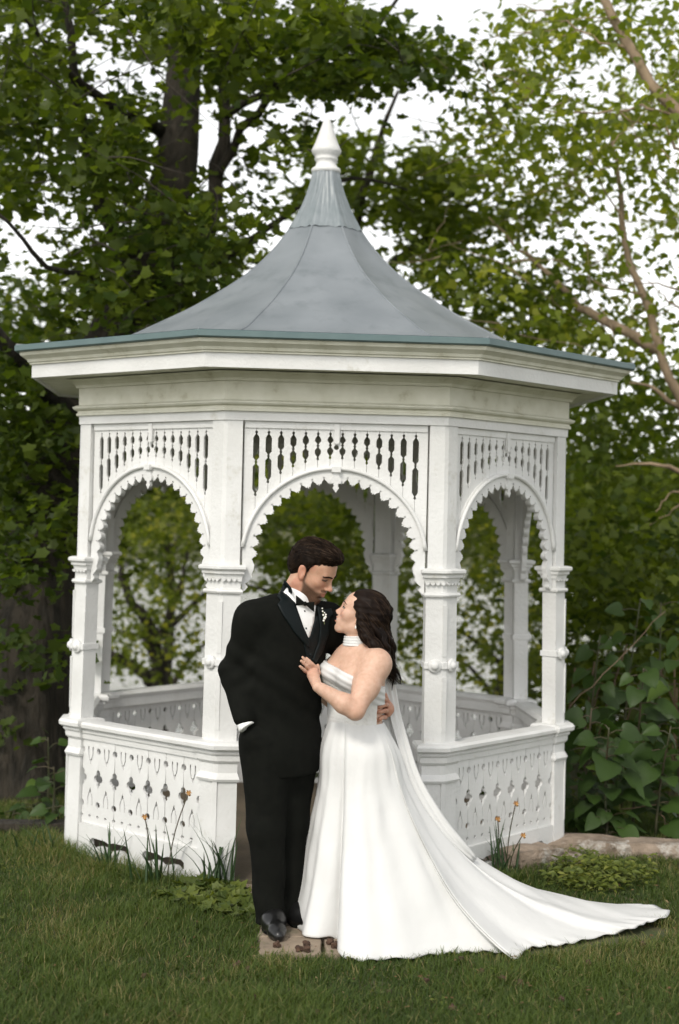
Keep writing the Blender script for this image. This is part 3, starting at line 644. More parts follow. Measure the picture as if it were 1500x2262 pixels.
cf3 = np.vstack([fill([(410, 1440), (455, 1400), (455, 1520), (420, 1510)], 5.5, 6.5, 6), fill([(860, 1280), (945, 1230), (945, 1520), (870, 1520)], 4.0, 7.0, 26), fill([(1010, 1100), (1110, 1100), (1120, 1330), (1010, 1400)], 4.0, 7.0, 34), fill([(1010, 1400), (1110, 1330), (1110, 1540), (1010, 1530)], 4.0, 7.0, 14), fill([(1150, 1150), (1250, 1150), (1250, 1560), (1150, 1560)], 3.0, 6.0, 24)])
foliage(t, 'crown', np.vstack([cf, cf2, cf3]), 30, LF_BANK, (TRI_V, TRI_T), twig=.55, sz=(.045, .09), tone=RNG.uniform(.3, 1, len(cf)+len(cf2)+len(cf3)))
# undergrowth thicket on the right, behind the broad leaves
STEMT = mat('dry_twig', (0.16, 0.11, 0.07), rough=.8)
th = tree_root('thicket_bush', 'dark dense thicket to the right of the gazebo behind the broad leaves', (3.0, 3.0, 0), 'bush')
ct = fill([(1255, 1150), (1600, 1150), (1600, 1880), (1255, 1880)], 1.2, 4.2, 330, [(1420, 1600, 30, 50), (1350, 1430, 40, 30), (1460, 1690, 20, 25), (1440, 1420, 22, 20)])
foliage(th, 'foliage', ct, 22, LF_BANK, (TRI_V, TRI_T), twig=.5, sz=(.06, .11), tone=RNG.uniform(0, .6, len(ct)))
b = MB()
for i in range(14):
    x = random.uniform(1260, 1560); x2 = x+random.uniform(-90, 160); pts = catmull([tuple(at(x, 1900, 1.2)), tuple(at((x+x2)/2+random.uniform(-15, 15), 1600, 1.1)), tuple(at(x2, random.uniform(1420, 1560), 1.0))], 9)
    b.tube(pts, [.006]*9, 5)
o = wpart('stem', b, mat('reddish_stem', (0.13, 0.085, 0.05), (0.08, 0.055, 0.03), 9, .8), th); o['kind'] = 'stuff'
for pts in ([(1370, 1787, -.1), (1430, 1780, -.1), (1475, 1772, -.05), (1520, 1790, 0)], [(1440, 1890, -.1), (1470, 1850, -.1), (1500, 1830, -.1)], [(1460, 1800, -.1), (1500, 1850, -.15)], [(1260, 1560, .2), (1340, 1480, .2), (1400, 1420, .2), (1470, 1350, .2)]):
    limb(th, 'twig', pts, [.0035, .003, .002], STEMT, 5, 10, .015)
lt = tree_root('thicket_bush', 'low dark thicket around the foot of the old maple on the left', (-2.6, 2.4, 0), 'bush')
ct = fill([(-60, 1250), (60, 1300), (150, 1560), (140, 1800), (-60, 1800)], 2.2, 4.0, 40, [(20, 1420, 40, 80), (125, 1600, 40, 110)])
foliage(lt, 'foliage', ct, 20, LF_BANK, (TRI_V, TRI_T), twig=.5, sz=(.06, .12), tone=RNG.uniform(0, .5, len(ct)))

# far wood across the pond
C = np.stack([RNG.uniform(-130, 130, 2600), RNG.uniform(96, 125, 2600), RNG.uniform(0, 1, 2600)], 1)
C[:, 2] = 1.0+C[:, 2]*(5+3.5*np.array([noise.noise(Vector((x*.05, 1, 2))) for x in C[:, 0]]))
P, D, Nn, sz, tn = sprays(C, 12, twig=4, sz=(1.0, 2.0), tone=RNG.uniform(.1, .9, len(C)))
tag(obj('far_wood', leaf_mesh('far_wood', P, D, Nn, sz, OVAL_V, OVAL_T, tn), LF_BANK), kind='stuff')

# --- broad-leaved plants (knotweed) ----------------------------------------------
def heart_leaf():
    half = [(0.0, 0.0), (.13, -.10), (.30, -.10), (.42, .03), (.455, .20), (.42, .40), (.32, .60), (.18, .80), (.07, .93), (0, 1.0)]
    V = []; F = []
    for i, (x, y) in enumerate(half):
        for s, k in ((-1, 1.0), (-1, .5), (0, 0), (1, .5), (1, 1.0)):
            xx = s*k*x; yy = y if k == 1 else (y*(.5+.5*k)+(0 if y > 0 else 0)) if False else y*(1 if k else 1)
            if k == 0: yy = max(0, y) if i < 4 else y
            if k == .5 and y < 0: yy = y*.6
            z = .12*abs(xx)*1.2-.22*yy*yy+.03*math.sin(yy*14)*k+.02*math.sin(xx*16+yy*5)
            V.append((xx, yy, z))
    for i in range(len(half)-1):
        for j in range(4): F.append((i*5+j, i*5+j+1, (i+1)*5+j+1, (i+1)*5+j))
    return V, F
HV, HF = heart_leaf()
def heart_mesh(tone):
    V = np.array(HV); q = np.array(HF); me = npmesh('leaf', V, q, {'tone': np.full(len(V), tone)}); me.polygons.foreach_set('use_smooth', [True]*len(q)); return me
HEARTS = [heart_mesh(t) for t in (.15, .35, .5, .7, .95)]
STEM = mat('green_stem', (0.045, 0.06, 0.022), (0.06, 0.035, 0.02), 7, .6)
def leafy_plant(px, Y, ytop, n, s, label, lean=0.0, up=0.25, name='broadleaf_plant', group=None, zb=0):
    g = at(px, 1700, Y); g.z = zb; top = at(px+lean, ytop, Y)
    t = empty(name, g); tag(t, label, 'plant', group)
    h = top.z-g.z; dx = top.x-g.x
    b = MB(); sp = catmull([(0, 0, 0), (dx*.3, random.uniform(-.05, .05), h*.45), (dx, random.uniform(-.15, .05), h)], 10); b.tube(sp, list(np.linspace(.009, .004, 10)), 6); b.obj('stem', STEM, t, True)
    for i in range(n):
        f = (i+.6)/n; f = .12+.88*f; p = np.array([np.interp(f*9, range(10), sp[:, k]) for k in range(3)])
        a = i*2.4+random.uniform(-.5, .5)+px; sc = s*random.uniform(.65, 1.1)*(1-.35*max(0, f-.7)/.3)
        d = Vector((math.cos(a), math.sin(a), random.uniform(-.1, .35)))
        if d.y > 0.3: d.y *= .4
        q = Vector(p)+d*random.uniform(.05, .12)
        pet = MB(); pet.tube([p, (Vector(p)+q)/2+Vector((0, 0, .01)), q], [.0035, .003, .0025], 5)
        l = obj('leaf', HEARTS[min(4, int(random.triangular(0, 5, 1.5)))], LF_KNOT, t)
        z = Vector((random.gauss(0, .45), -.35+random.gauss(0, .4), .9)).normalized(); y = Vector((d.x, d.y*.8-.2, -.3+random.gauss(0, .3))).normalized(); x = y.cross(z).normalized(); z = x.cross(y)
        l.matrix_local = Matrix.Translation(q) @ Matrix((x, y, z)).transposed().to_4x4() @ Matrix.Diagonal((sc*random.uniform(.85, 1.1), sc, sc, 1))
        b2 = obj('petiole', pet.mesh('petiole'), STEM, t)
    return t
KN = [(1290, -.15, 1560, 11, .25, 'heart-leaved plant against the right corner post of the gazebo', 12), (1345, -.25, 1600, 12, .27, 'tall plant with broad heart-shaped leaves just right of the gazebo', -10),
      (1400, .1, 1470, 13, .24, 'tall heart-leaved plant behind the middle of the stone ledge', 10), (1450, -.1, 1600, 10, .22, 'broad-leaved plant above the right half of the stone ledge', 25),
      (1500, .2, 1400, 13, .23, 'heart-leaved plant cut off by the right edge of the picture', 0), (1300, .5, 1400, 12, .22, 'dark broad-leaved plant beside the right corner post at medallion height', 20),
      (1375, .7, 1320, 13, .21, 'tallest of the heart-leaved plants right of the gazebo', 30), (1450, .8, 1330, 12, .2, 'tall leggy heart-leaved plant near the right edge of the picture', 10),
      (1275, -.05, 1770, 6, .17, 'low heart-leaved plant at the foot of the right corner post', 6), (1340, -.3, 1790, 6, .2, 'low plant with wide round leaves behind the stone ledge', 10)]
for px, Y, yt, n, s, lab, ln in KN: leafy_plant(px, Y, yt, int(n*1.7), s*.72, lab, ln)
for px, Y, yt, n, s, lab, ln in [(118, .1, 1690, 8, .12, 'tall weed with pale oval leaves left of the gazebo corner', 5), (80, .2, 1775, 7, .11, 'low broad-leaved weed at the foot of the old maple', -6), (30, .1, 1790, 6, .12, 'broad-leaved weed near the left edge of the picture', 4), (132, -.1, 1770, 7, .11, 'leafy weed touching the left corner post', 0), (108, .4, 1620, 7, .12, 'tall thin weed between the old maple and the left corner post', 8)]:
    leafy_plant(px, Y, yt, n, s, lab, ln, name='weed_plant')

# --- stone ledges, path, gum balls --------------------------------------------------
def rock(name, label, c, dims, rz, seed, m=LEDGE, n=5, rough=.16, cat='stone', group=None, flat=.5):
    bm = bmesh.new(); bmesh.ops.create_cube(bm, size=1.0); bmesh.ops.subdivide_edges(bm, edges=bm.edges[:], cuts=9, use_grid_fill=True)
    for v in bm.verts:
        p = v.co.copy(); q = p.normalized()*0.62; v.co = p.lerp(q, .28)
        v.co.x *= dims[0]; v.co.y *= dims[1]; v.co.z *= dims[2]
        w_ = Vector((v.co.x*2.6+seed, v.co.y*4, v.co.z*9)); d = noise.noise(w_)*.9+noise.noise(w_*2.7)*.45
        v.co += Vector((p.x*.4, p.y, p.z)).normalized()*d*rough*dims[2]*1.2
    me = bpy.data.meshes.new(name); bm.to_mesh(me); bm.free()
    o = obj(name, me, m); o.location = c; o.rotation_euler = (0, 0, rz); tag(o, label, cat, group); return o
rock('ledge_stone', 'long weathered pinkish stone lying right of the gazebo corner', (at(1265, 1905, -.5).x, -.5, .032), (.62, .22, .10), -.03, 2.0, LEDGE, 5, .26)
rock('ledge_stone', 'weathered stone at the right edge of the picture behind the lawn', (at(1440, 1905, -.5).x, -.48, .028), (.50, .22, .09), .04, 9.0, LEDGE, 5, .26)
rock('ledge_stone', 'cracked foundation stone under the right corner of the gazebo beside the train', (at(1150, 1920, -.75).x, -.83, 0.01), (.36, .26, .20), .5, 17.0)
rock('ledge_stone', 'small rounded stone half hidden by yellow green leaves right of the gazebo', (at(1235, 1935, -.8).x, -.78, .02), (.2, .16, .10), .3, 27.0)
rock('edging_timber', 'dark edging timber on the lawn at the left edge of the picture', (at(40, 1865, -.25).x, -.2, .02), (.8, .14, .07), .03, 37.0, BARK)
path = empty('path', (0, 0, 0)); tag(path, kind='structure')
flags = [(-.20, .055, -2.52, -2.285), (.07, .135, -2.50, -2.28), (-.215, .30, -2.27, -1.93), (-.24, .02, -1.915, -1.62), (.035, .36, -1.915, -1.60), (-.38, .40, -1.585, -1.38)]
for i, (x0, x1, y0, y1) in enumerate(flags):
    pl = []
    for (xa, ya), (xb, yb) in (((x0, y0), (x1, y0)), ((x1, y0), (x1, y1)), ((x1, y1), (x0, y1)), ((x0, y1), (x0, y0))):
        for k in range(6):
            f = k/6; pl.append((xa+(xb-xa)*f+random.uniform(-.007, .007), ya+(yb-ya)*f+random.uniform(-.007, .007)))
    me = plate('flagstone', pl, [], .06, .004); o = obj('flagstone', me, STONE, path); o.location = (0, 0, .022+random.uniform(0, .004))
BALL = mat('brown_seed_ball', (0.085, 0.045, 0.026), (0.04, 0.022, 0.014), 40, .9)
bm = bmesh.new(); bmesh.ops.create_icosphere(bm, subdivisions=2, radius=.015)
for i, v in enumerate(bm.verts): v.co *= 1.28 if i % 2 else .86
bme = bpy.data.meshes.new('seed_ball'); bm.to_mesh(bme); bm.free()
BL = [(612, 2090, 'brown spiky seed ball alone on the flagstone nearest the groom'), (676, 2089, 'brown seed ball at the back of the three lying together on the flagstone'), (660, 2099, 'left seed ball of the three lying together on the flagstone'), (679, 2101, 'right seed ball of the three lying together on the flagstone'), (729, 2083, 'seed ball on the flagstone just left of the gown hem'), (740, 2091, 'seed ball on the flagstone touching the gown hem')]
for px, py, lab in BL:
    p = gnd(px, py, .03); o = obj('seed_ball', bme, BALL); o.location = (p.x, p.y, .036); o.rotation_euler = (random.random()*6, random.random()*6, 0); tag(o, lab, 'seed ball', 'seed balls fallen on the path and lawn')
LB = ['left of the flagstones, nearest of three', 'left of the flagstones, second of three', 'leftmost of three beside the flagstones', 'below the middle of the train hem', 'under the train hem, third from the right', 'right of the pointed fold of the train hem', 'below the end of the train', 'in front of the pointed fold of the hem', 'beside the tip of the train', 'below the gown, left of the middle', 'in front of the gown in bare straw', 'at the bottom edge under the flagstones', 'on worn lawn left of the bottom middle', 'far out on the left half of the lawn', 'at the bottom edge on the left', 'on the lawn at the lower right', 'at the lower edge right of the middle']
for lb_, (px, py) in zip(LB, [(530, 2122), (548, 2135), (520, 2128), (1020, 2112), (1065, 2140), (1110, 2155), (1300, 2120), (1150, 2165), (1420, 2080), (940, 2160), (860, 2185), (700, 2230), (560, 2200), (320, 2150), (380, 2230), (1240, 2200), (1000, 2220)]):
    p = gnd(px, py, .03); o = obj('seed_ball', bme, BALL); o.location = (p.x, p.y, .019); o.scale = [random.uniform(.7, .95)]*3; o.rotation_euler = (random.random()*6, random.random()*6, 0); tag(o, 'brown seed ball in the grass '+lb_, 'seed ball', 'seed balls lying in the lawn')

# --- daffodil clumps ----------------------------------------------------------------
FLOW = mat('faded_orange_petal', (0.45, 0.24, 0.07), (0.33, 0.17, 0.06), 30, .7)
def strap(b, p, a, L, w, bend, lean):
    d = Vector((math.cos(a), math.sin(a), 0)); n = 7; R_ = []
    for i in range(n):
        f = i/(n-1); c = p+Vector((0, 0, L*f*(1-.25*bend*f)))+d*(L*(lean*f+bend*f*f*.55)); wd = w*(1-f**2.2)*.5+.0006; s = Vector((-d.y, d.x, 0))
        R_.append([c-s*wd, c+d*wd*.35, c+s*wd, c-d*wd*.1])
    b.loft(R_)
def daffodil(px, py, n, h, lab, flowers, spread=.09):
    g = gnd(px, py, 0); t = empty('daffodil_clump', g); tag(t, lab, 'plant')
    for i in range(n):
        b = MB(); a = random.uniform(0, 2*PI); strap(b, Vector((random.gauss(0, spread*.4), random.gauss(0, spread*.3), -.01)), a, h*random.uniform(.6, 1.05), random.uniform(.010, .016), random.choice((.1, .2, .5, .9)), random.uniform(.05, .3))
        me = b.mesh('leaf'); at_ = me.attributes.new('tone', 'FLOAT', 'POINT'); at_.data.foreach_set('value', [random.uniform(.1, .9)]*len(me.vertices)); obj('leaf', me, IRISL, t, True)
    for dx, fh in flowers:
        b = MB(); top = Vector((dx, -.03, fh)); b.tube(catmull([(dx*.3, 0, 0), (dx*.6, -.01, fh*.6), tuple(top)], 8), [.003]*8, 5); o = b.obj('flower_stalk', STEM, t, True)
        f = MB()
        for k in range(6):
            a = k*PI/3; d = Vector((math.cos(a), -.5, math.sin(a)*.9-.3)).normalized(); s = d.cross(Vector((0, 1, 0))).normalized()
            f.add([top, top+d*.009+s*.0045, top+d*.019, top+d*.009-s*.0045], [(0, 1, 2, 3)])
        f.tube([top, top+Vector((.004, -.012, -.008)), top+Vector((.006, -.018, -.014))], [.003, .0055, .0065], 8)
        f.obj('flower', FLOW, o)
daffodil(238, 1925, 14, .26, 'small clump of strap leaves before the left slot of the skirt board', [])
daffodil(345, 1955, 16, .34, 'clump of strap leaves with faded orange flowers before the left balustrade', [(-.06, .34), (.15, .46)], .12)
daffodil(478, 1962, 26, .38, 'thick clump of strap leaves at the left side of the gazebo opening', [], .12)
daffodil(1108, 1935, 20, .30, 'clump of withered daffodils between the train and the right balustrade', [(-.03, .30), (.06, .38), (.10, .22)], .12)
daffodil(100, 1885, 9, .2, 'thin clump of strap leaves left of the gazebo corner', [])
# ground cover
def cover(name, poly, n, m, sz, h, tone, tmpl=(OVAL_V, OVAL_T)):
    P = np.asarray(poly, float); lo, hi = P.min(0), P.max(0); pts = []
    while len(pts) < n:
        x = RNG.uniform(lo[0], hi[0], 2000); y = RNG.uniform(lo[1], hi[1], 2000); ok = inpoly(x, y, P)
        pts += [tuple(gnd(a, b)) for a, b in zip(x[ok], y[ok])]
    C = np.array(pts[:n]); C[:, 2] = RNG.uniform(.01, h, n)*(.5+.5*np.array([noise.noise(Vector((c[0]*6, c[1]*6, 0))) for c in C])+.35)
    a = RNG.uniform(0, 2*PI, n); D = np.stack([np.cos(a), np.sin(a), RNG.normal(-.1, .2, n)], 1); Nn = RNG.normal(0, .35, (n, 3))+np.array([0, -.35, 1])
    return tag(obj(name, leaf_mesh(name, C, D, Nn, RNG.uniform(sz[0], sz[1], n), tmpl[0], tmpl[1], RNG.uniform(tone[0], tone[1], n)), m), kind='stuff')
cover('yellow_ground_cover', [(1200, 1960), (1230, 1915), (1290, 1905), (1370, 1935), (1460, 1930), (1440, 1960), (1300, 1985)], 900, LF_WEED, (.025, .05), .13, (.2, 1))
cover('low_weeds', [(400, 1965), (470, 1950), (560, 1985), (580, 2030), (520, 2040), (420, 2010), (330, 1990)], 420, LF_WEED, (.035, .07), .06, (.0, .8), (MAPLE_V, MAPLE_T))
cover('moss', [(0, 1885), (130, 1880), (200, 1900), (420, 1965), (480, 1975), (420, 1990), (200, 1960), (0, 1930)], 2600, LF_WEED, (.008, .018), .025, (.3, 1))
cover('creeping_weeds', [(0, 1900), (1500, 1940), (1500, 2262), (0, 2262)], 900, LF_WEED, (.012, .03), .035, (0, .6))

cover('dead_leaves', [(0, 1930), (1500, 1960), (1500, 2262), (0, 2262)], 420, LF_DEAD, (.010, .028), .035, (0, 1))
# --- lawn grass ------------------------------------------------------------------------
def lawn(n):
    X = RNG.uniform(-2.9, 2.9, n*2); Y = -3.75+4.9*RNG.uniform(0, 1, n*2)**1.35
    ok = np.ones(n*2, bool)
    ok &= ~((X > -.215-.1*(Y > -1.9)) & (X < np.where(Y < -2.28, .13, .36)) & (Y > -2.51+.02*np.sin(X*40)) & (Y < -1.3) & (RNG.uniform(0, 1, n*2) > .03))
    ok &= np.hypot(X, Y) > 1.44
    ok &= np.abs(X-.05) < (Y+8.9)*.29+.15
    # the gown's hem presses the grass down
    ok &= ~inpoly(X, Y, [(-.22, -2.1), (-.15, -2.28), (.02, -2.36), (.02, -2.46), (.1, -2.47), (.5, -2.45), (.84, -2.44), (1.05, -2.36), (1.3, -2.24), (1.52, -2.15), (1.64, -2.03), (1.52, -1.90), (1.25, -1.9), (1.0, -1.8), (.2, -1.7)])
    X, Y = X[ok][:n], Y[ok][:n]; n = len(X)
    cl = np.array([noise.noise(Vector((x*1.7, y*1.7, 9)))+.6*noise.noise(Vector((x*5, y*5, 3))) for x, y in zip(X, Y)])
    Z = np.array([ground_h(x, y) for x, y in zip(X, Y)])-.004
    h = (.028+.020*cl+RNG.uniform(0, .028, n)).clip(.010, .10); h *= np.where(np.hypot(X, Y) < 1.62, 1.5, 1)
    a = RNG.uniform(0, 2*PI, n); ln = RNG.uniform(.1, 1.5, n)*h; wd = RNG.uniform(.0011, .0024, n)
    dx, dy = np.cos(a), np.sin(a); P0 = np.stack([X, Y, Z], 1); sx = np.stack([-dy, dx, np.zeros(n)], 1)*wd[:, None]
    mid = P0+np.stack([dx*ln*.35, dy*ln*.35, h*.6], 1); tip = P0+np.stack([dx*ln*1.1, dy*ln*1.1, h], 1)
    V = np.stack([P0-sx, P0+sx, mid+sx*.8, mid-sx*.8, tip], 1).reshape(-1, 3)
    k = np.arange(n)[:, None]*5; F = np.concatenate([k+[0, 1, 2], k+[0, 2, 3], k+[3, 2, 4]], 1).reshape(-1, 3)
    st2 = np.array([noise.noise(Vector((x*1.1+5, y*1.1, 2)))+.5*noise.noise(Vector((x*4, y*4, 7))) for x, y in zip(X, Y)]); straw = (RNG.uniform(0, 1, n) < .08+.34*sstep(.0, .45, st2)); tone = np.clip(.38+.35*cl+RNG.normal(0, .18, n), 0, .84); tone = np.where(straw, RNG.uniform(.88, 1, n), tone)
    return npmesh('grass', V, F, {'tone': np.repeat(tone, 5)})
tag(obj('grass', lawn(180000), BLADE), kind='stuff')
# ================================================================== PEOPLE
class SDF:
    """signed distance field made of smoothly joined primitives, meshed with surface nets"""
    def __init__(s): s.pr = []; s.cuts = []; s.disp = None
    def cone(s, a, b, ra, rb=None, k=.02, op='+', flat=None):
        a = np.array(tuple(a), float); b = np.array(tuple(b), float); rb = ra if rb is None else rb; ab = b-a; L2 = ab@ab+1e-12
        def f(p):
            t = np.clip(((p-a)@ab)/L2, 0, 1); return np.linalg.norm(p-a-t[..., None]*ab, axis=-1)-(ra+(rb-ra)*t)
        s.pr.append((f, k, op)); return s
    def ell(s, c, r, R=None, k=.02, op='+'):
        c = np.array(tuple(c), float); r = np.array(r, float); R = np.eye(3) if R is None else np.array(R)   # columns = axes
        def f(p):
            q = (p-c)@R; k0 = np.linalg.norm(q/r, axis=-1); k1 = np.linalg.norm(q/(r*r), axis=-1)+1e-9; return k0*(k0-1)/k1
        s.pr.append((f, k, op)); return s
    def ecap(s, a, b, axis, ra, rb, k=.03, op='+'):
        """capped limb with elliptical section: ra, rb = (radius across axis, radius along axis)"""
        a = np.array(tuple(a), float); b = np.array(tuple(b), float); ax = np.array(tuple(axis), float); ax /= np.linalg.norm(ax); ab = b-a; L2 = ab@ab
        def f(p):
            t = np.clip(((p-a)@ab)/L2, 0, 1); q = p-a-t[..., None]*ab; r1 = ra[0]+(rb[0]-ra[0])*t; r2 = ra[1]+(rb[1]-ra[1])*t
            v = q@ax; u2 = np.maximum((q*q).sum(-1)-v*v, 0); n = np.sqrt(u2/r1**2+v*v/r2**2); return (n-1)*np.minimum(r1, r2)
        s.pr.append((f, k, op)); return s
    def cut(s, point, normal): s.cuts.append((np.array(tuple(point), float), np.array(tuple(normal), float)/np.linalg.norm(tuple(normal)))); return s
    def value(s, P, infl=0.0):
        d = np.full(P.shape[:-1], 9.0)
        for f, k, op in s.pr:
            e = f(P)
            if op == '+': h = np.maximum(k-np.abs(d-e), 0)/k; d = np.minimum(d, e)-h*h*k/4
            else: h = np.maximum(k-np.abs(d+e), 0)/k; d = np.maximum(d, -e)+h*h*k/4
        if s.disp is not None: d = d-s.disp(P)
        d = d-infl
        for pt, n in s.cuts: d = np.maximum(d, (P-pt)@n)
        return d
    def mesh(s, name, lo, hi, h, infl=0.0, B=12):
        lo = np.array(tuple(lo)); nb = np.ceil((np.array(tuple(hi))-lo)/h/B).astype(int); n = nb*B+1
        bi = np.stack(np.meshgrid(*[np.arange(x) for x in nb], indexing='ij'), -1).reshape(-1, 3)
        cen = lo+(bi*B+B/2)*h; rad_ = B*h*.87
        # coarse distances; evaluate finely only near the surface
        dc = s.value(cen, infl); actv = np.abs(dc) < rad_*1.25+.03
        D = np.ones(n, np.float32)
        for (i, j, k), v in zip(bi, dc):
            if v < 0: D[i*B:i*B+B+1, j*B:j*B+B+1, k*B:k*B+B+1] = -1
        loc = np.stack(np.meshgrid(*[np.arange(B+1)]*3, indexing='ij'), -1)*h
        ab = bi[actv]
        for q0 in range(0, len(ab), 40):
            sub = ab[q0:q0+40]; c = lo+(sub*B+B/2)*h; P = (lo+sub*B*h)[:, None, None, None]+loc
            d = np.full(P.shape[:-1], 9.0)
            for f, k, op in s.pr:
                m = f(c) < rad_*1.2+k+.12
                if not m.any(): continue
                e = f(P[m]); dm = d[m]
                if op == '+': hh = np.maximum(k-np.abs(dm-e), 0)/k; d[m] = np.minimum(dm, e)-hh*hh*k/4
                else: hh = np.maximum(k-np.abs(dm+e), 0)/k; d[m] = np.maximum(dm, -e)+hh*hh*k/4
            if s.disp is not None: d = d-s.disp(P)
            d = d-infl
            for pt, nn in s.cuts: d = np.maximum(d, (P-pt)@nn)
            for (i, j, k), v in zip(sub, d): D[i*B:i*B+B+1, j*B:j*B+B+1, k*B:k*B+B+1] = v
        return nets(name, D, lo, h)
def nets(name, D, lo, h):
    Sg = D < 0; a = [slice(None, -1), slice(1, None)]
    cnt = sum(Sg[a[i], a[j], a[k]].astype(np.int8) for i in (0, 1) for j in (0, 1) for k in (0, 1))
    act = (cnt > 0) & (cnt < 8); idx = np.argwhere(act); im = np.full(act.shape, -1, np.int32); im[act] = np.arange(len(idx))
    acc = np.zeros((len(idx), 3)); w_ = np.zeros(len(idx))
    cor = [(i, j, k) for i in (0, 1) for j in (0, 1) for k in (0, 1)]
    vals = {c: D[idx[:, 0]+c[0], idx[:, 1]+c[1], idx[:, 2]+c[2]].astype(float) for c in cor}
    for c in cor:
        for ax in range(3):
            if c[ax]: continue
            e = list(c); e[ax] = 1; e = tuple(e); v0, v1 = vals[c], vals[e]; m = (v0 < 0) != (v1 < 0)
            t = np.where(m, v0/np.where(m, v0-v1, 1), 0); p = np.array(c)+t[:, None]*(np.array(e)-np.array(c)); acc[m] += p[m]; w_[m] += 1
    V = lo+(idx+acc/w_[:, None])*h; F = []
    for ax in range(3):
        b, c = (ax+1) % 3, (ax+2) % 3; s0 = [slice(None)]*3; s1 = [slice(None)]*3; s0[ax] = slice(None, -1); s1[ax] = slice(1, None)
        A, Bq = Sg[tuple(s0)], Sg[tuple(s1)]; e = np.argwhere(A != Bq); ok = (e[:, b] > 0) & (e[:, c] > 0) & (e[:, b] < D.shape[b]-1) & (e[:, c] < D.shape[c]-1); e = e[ok]
        flip = A[e[:, 0], e[:, 1], e[:, 2]]; q = []
        for db, dc in ((-1, -1), (0, -1), (0, 0), (-1, 0)):
            o = e.copy(); o[:, b] += db; o[:, c] += dc; q.append(im[o[:, 0], o[:, 1], o[:, 2]])
        q = np.stack(q, 1); q[~flip] = q[~flip][:, ::-1]; F.append(q)
    F = np.concatenate(F); F = F[(F >= 0).all(1)]
    me = npmesh(name, V, F); me.polygons.foreach_set('use_smooth', [True]*len(F)); return me
def verts_of(me):
    v = np.empty(len(me.vertices)*3, np.float32); me.vertices.foreach_get('co', v); return v.reshape(-1, 3).astype(float)
def paint(me, col): me.attributes.new('col', 'FLOAT_COLOR', 'POINT').data.foreach_set('color', np.c_[col, np.ones(len(col))].astype(np.float32).ravel())
def bvh(me): return BVHTree.FromPolygons([v.co.copy() for v in me.vertices], [tuple(p.vertices) for p in me.polygons])
def vnoise(P, sc, seed=0):
    return np.array([noise.noise(Vector((p[0]*sc+seed, p[1]*sc, p[2]*sc))) for p in P])
def drape(name, poly, tree, off, th, step=4.0, smooth=1):
    """cloth piece cut to an outline (photograph px) and laid over a body surface; real thickness"""
    P = np.asarray(poly, float); pts = []
    for i in range(len(P)):
        a, b = P[i], P[(i+1) % len(P)]; n = max(1, int(np.linalg.norm(b-a)/step))
        pts += [tuple(a+(b-a)*j/n) for j in range(n)]
    nb = len(pts); lo, hi = P.min(0), P.max(0)
    gx, gy = np.meshgrid(np.arange(lo[0], hi[0], step), np.arange(lo[1], hi[1], step)); gx = gx.ravel(); gy = gy.ravel(); m = inpoly(gx, gy, P)
    bd = np.array(pts)
    for x, y in zip(gx[m], gy[m]):
        if np.min(np.hypot(bd[:, 0]-x, bd[:, 1]-y)) > step*.6: pts.append((x, y))
    r = geometry.delaunay_2d_cdt([Vector(p) for p in pts], [(i, (i+1) % nb) for i in range(nb)], [], 1, 1e-5)
    V2, T = r[0], r[2]; Y = []; rr = [ray(*v) for v in V2]; hit = []
    for d in rr:
        h = tree.ray_cast(CAM, d.normalized()); hit.append(h)
    V = []; last = None; ys = [h[0].y for h in hit if h[0]]; my = float(np.median(ys)) if ys else -2.1
    for d, h in zip(rr, hit):
        if h[0]: p = h[0]+h[1]*off if h[1].dot(d) < 0 else h[0]-h[1]*off; last = p
        else:
            y0 = last.y if last else my; p = CAM+d*((y0-CAM.y)/d.y)
        V.append(Vector(p))
    n = len(V); nrm = [Vector((0, 0, 0)) for _ in V]
    for t in T:
        c = (V[t[1]]-V[t[0]]).cross(V[t[2]]-V[t[0]])
        if c.dot(V[t[0]]-CAM) > 0: c = -c
        for i in t: nrm[i] += c
    nrm = [q.normalized() if q.length else Vector((0, -1, 0)) for q in nrm]
    W = V+[v-q*th for v, q in zip(V, nrm)]; F = []
    for t in T:
        c = (V[t[1]]-V[t[0]]).cross(V[t[2]]-V[t[0]]); t = tuple(t) if c.dot(V[t[0]]-CAM) < 0 else tuple(reversed(t)); F.append(t); F.append(tuple(n+i for i in reversed(t)))
    ec = {}
    for t in F[::2]:
        for i in range(len(t)): e = (t[i], t[(i+1) % len(t)]); ec[e] = 1
    for (a, b) in list(ec):
        if (b, a) not in ec: F.append((a, n+a, n+b, b))
    me = pymesh(name, W, F); me.polygons.foreach_set('use_smooth', [True]*len(F)); return me
SKIN = mat('skin', (1, 1, 1), (.88, .83, .80), 55, rough=.5, attr='col', subsurf=.2, bump=.3, bscale=260, bdist=.001, spec=.35)
BLACK = mat('black_wool', (0.0055, 0.006, 0.005), (0.0075, 0.008, 0.0065), 30, .9, .2, 300, spec=.08, bdist=.002)
SATIN = mat('black_satin', (0.0045, 0.0075, 0.008), rough=.5, spec=.16)
SHIRTM = mat('white_shirt', (0.80, 0.80, 0.79), rough=.7, bump=.15, bscale=60)
SHOE = mat('black_patent_leather', (0.008, 0.008, 0.008), rough=.28, spec=.4, coat=.15)
HAIRM = mat('dark_brown_hair', (0.015, 0.009, 0.0055), (0.006, 0.004, 0.003), 30, .6, .5, 60, stretch=(1, 1, .25), spec=.06, bdist=.006)
HAIRL = mat('brown_hair_strand', (0.055, 0.032, 0.018), rough=.45, spec=.25)
HAIRF = mat('brown_black_hair', (0.017, 0.0105, 0.0075), (0.006, 0.004, 0.0035), 26, .5, .5, 50, stretch=(1, 1, .2), spec=.08, bdist=.006)
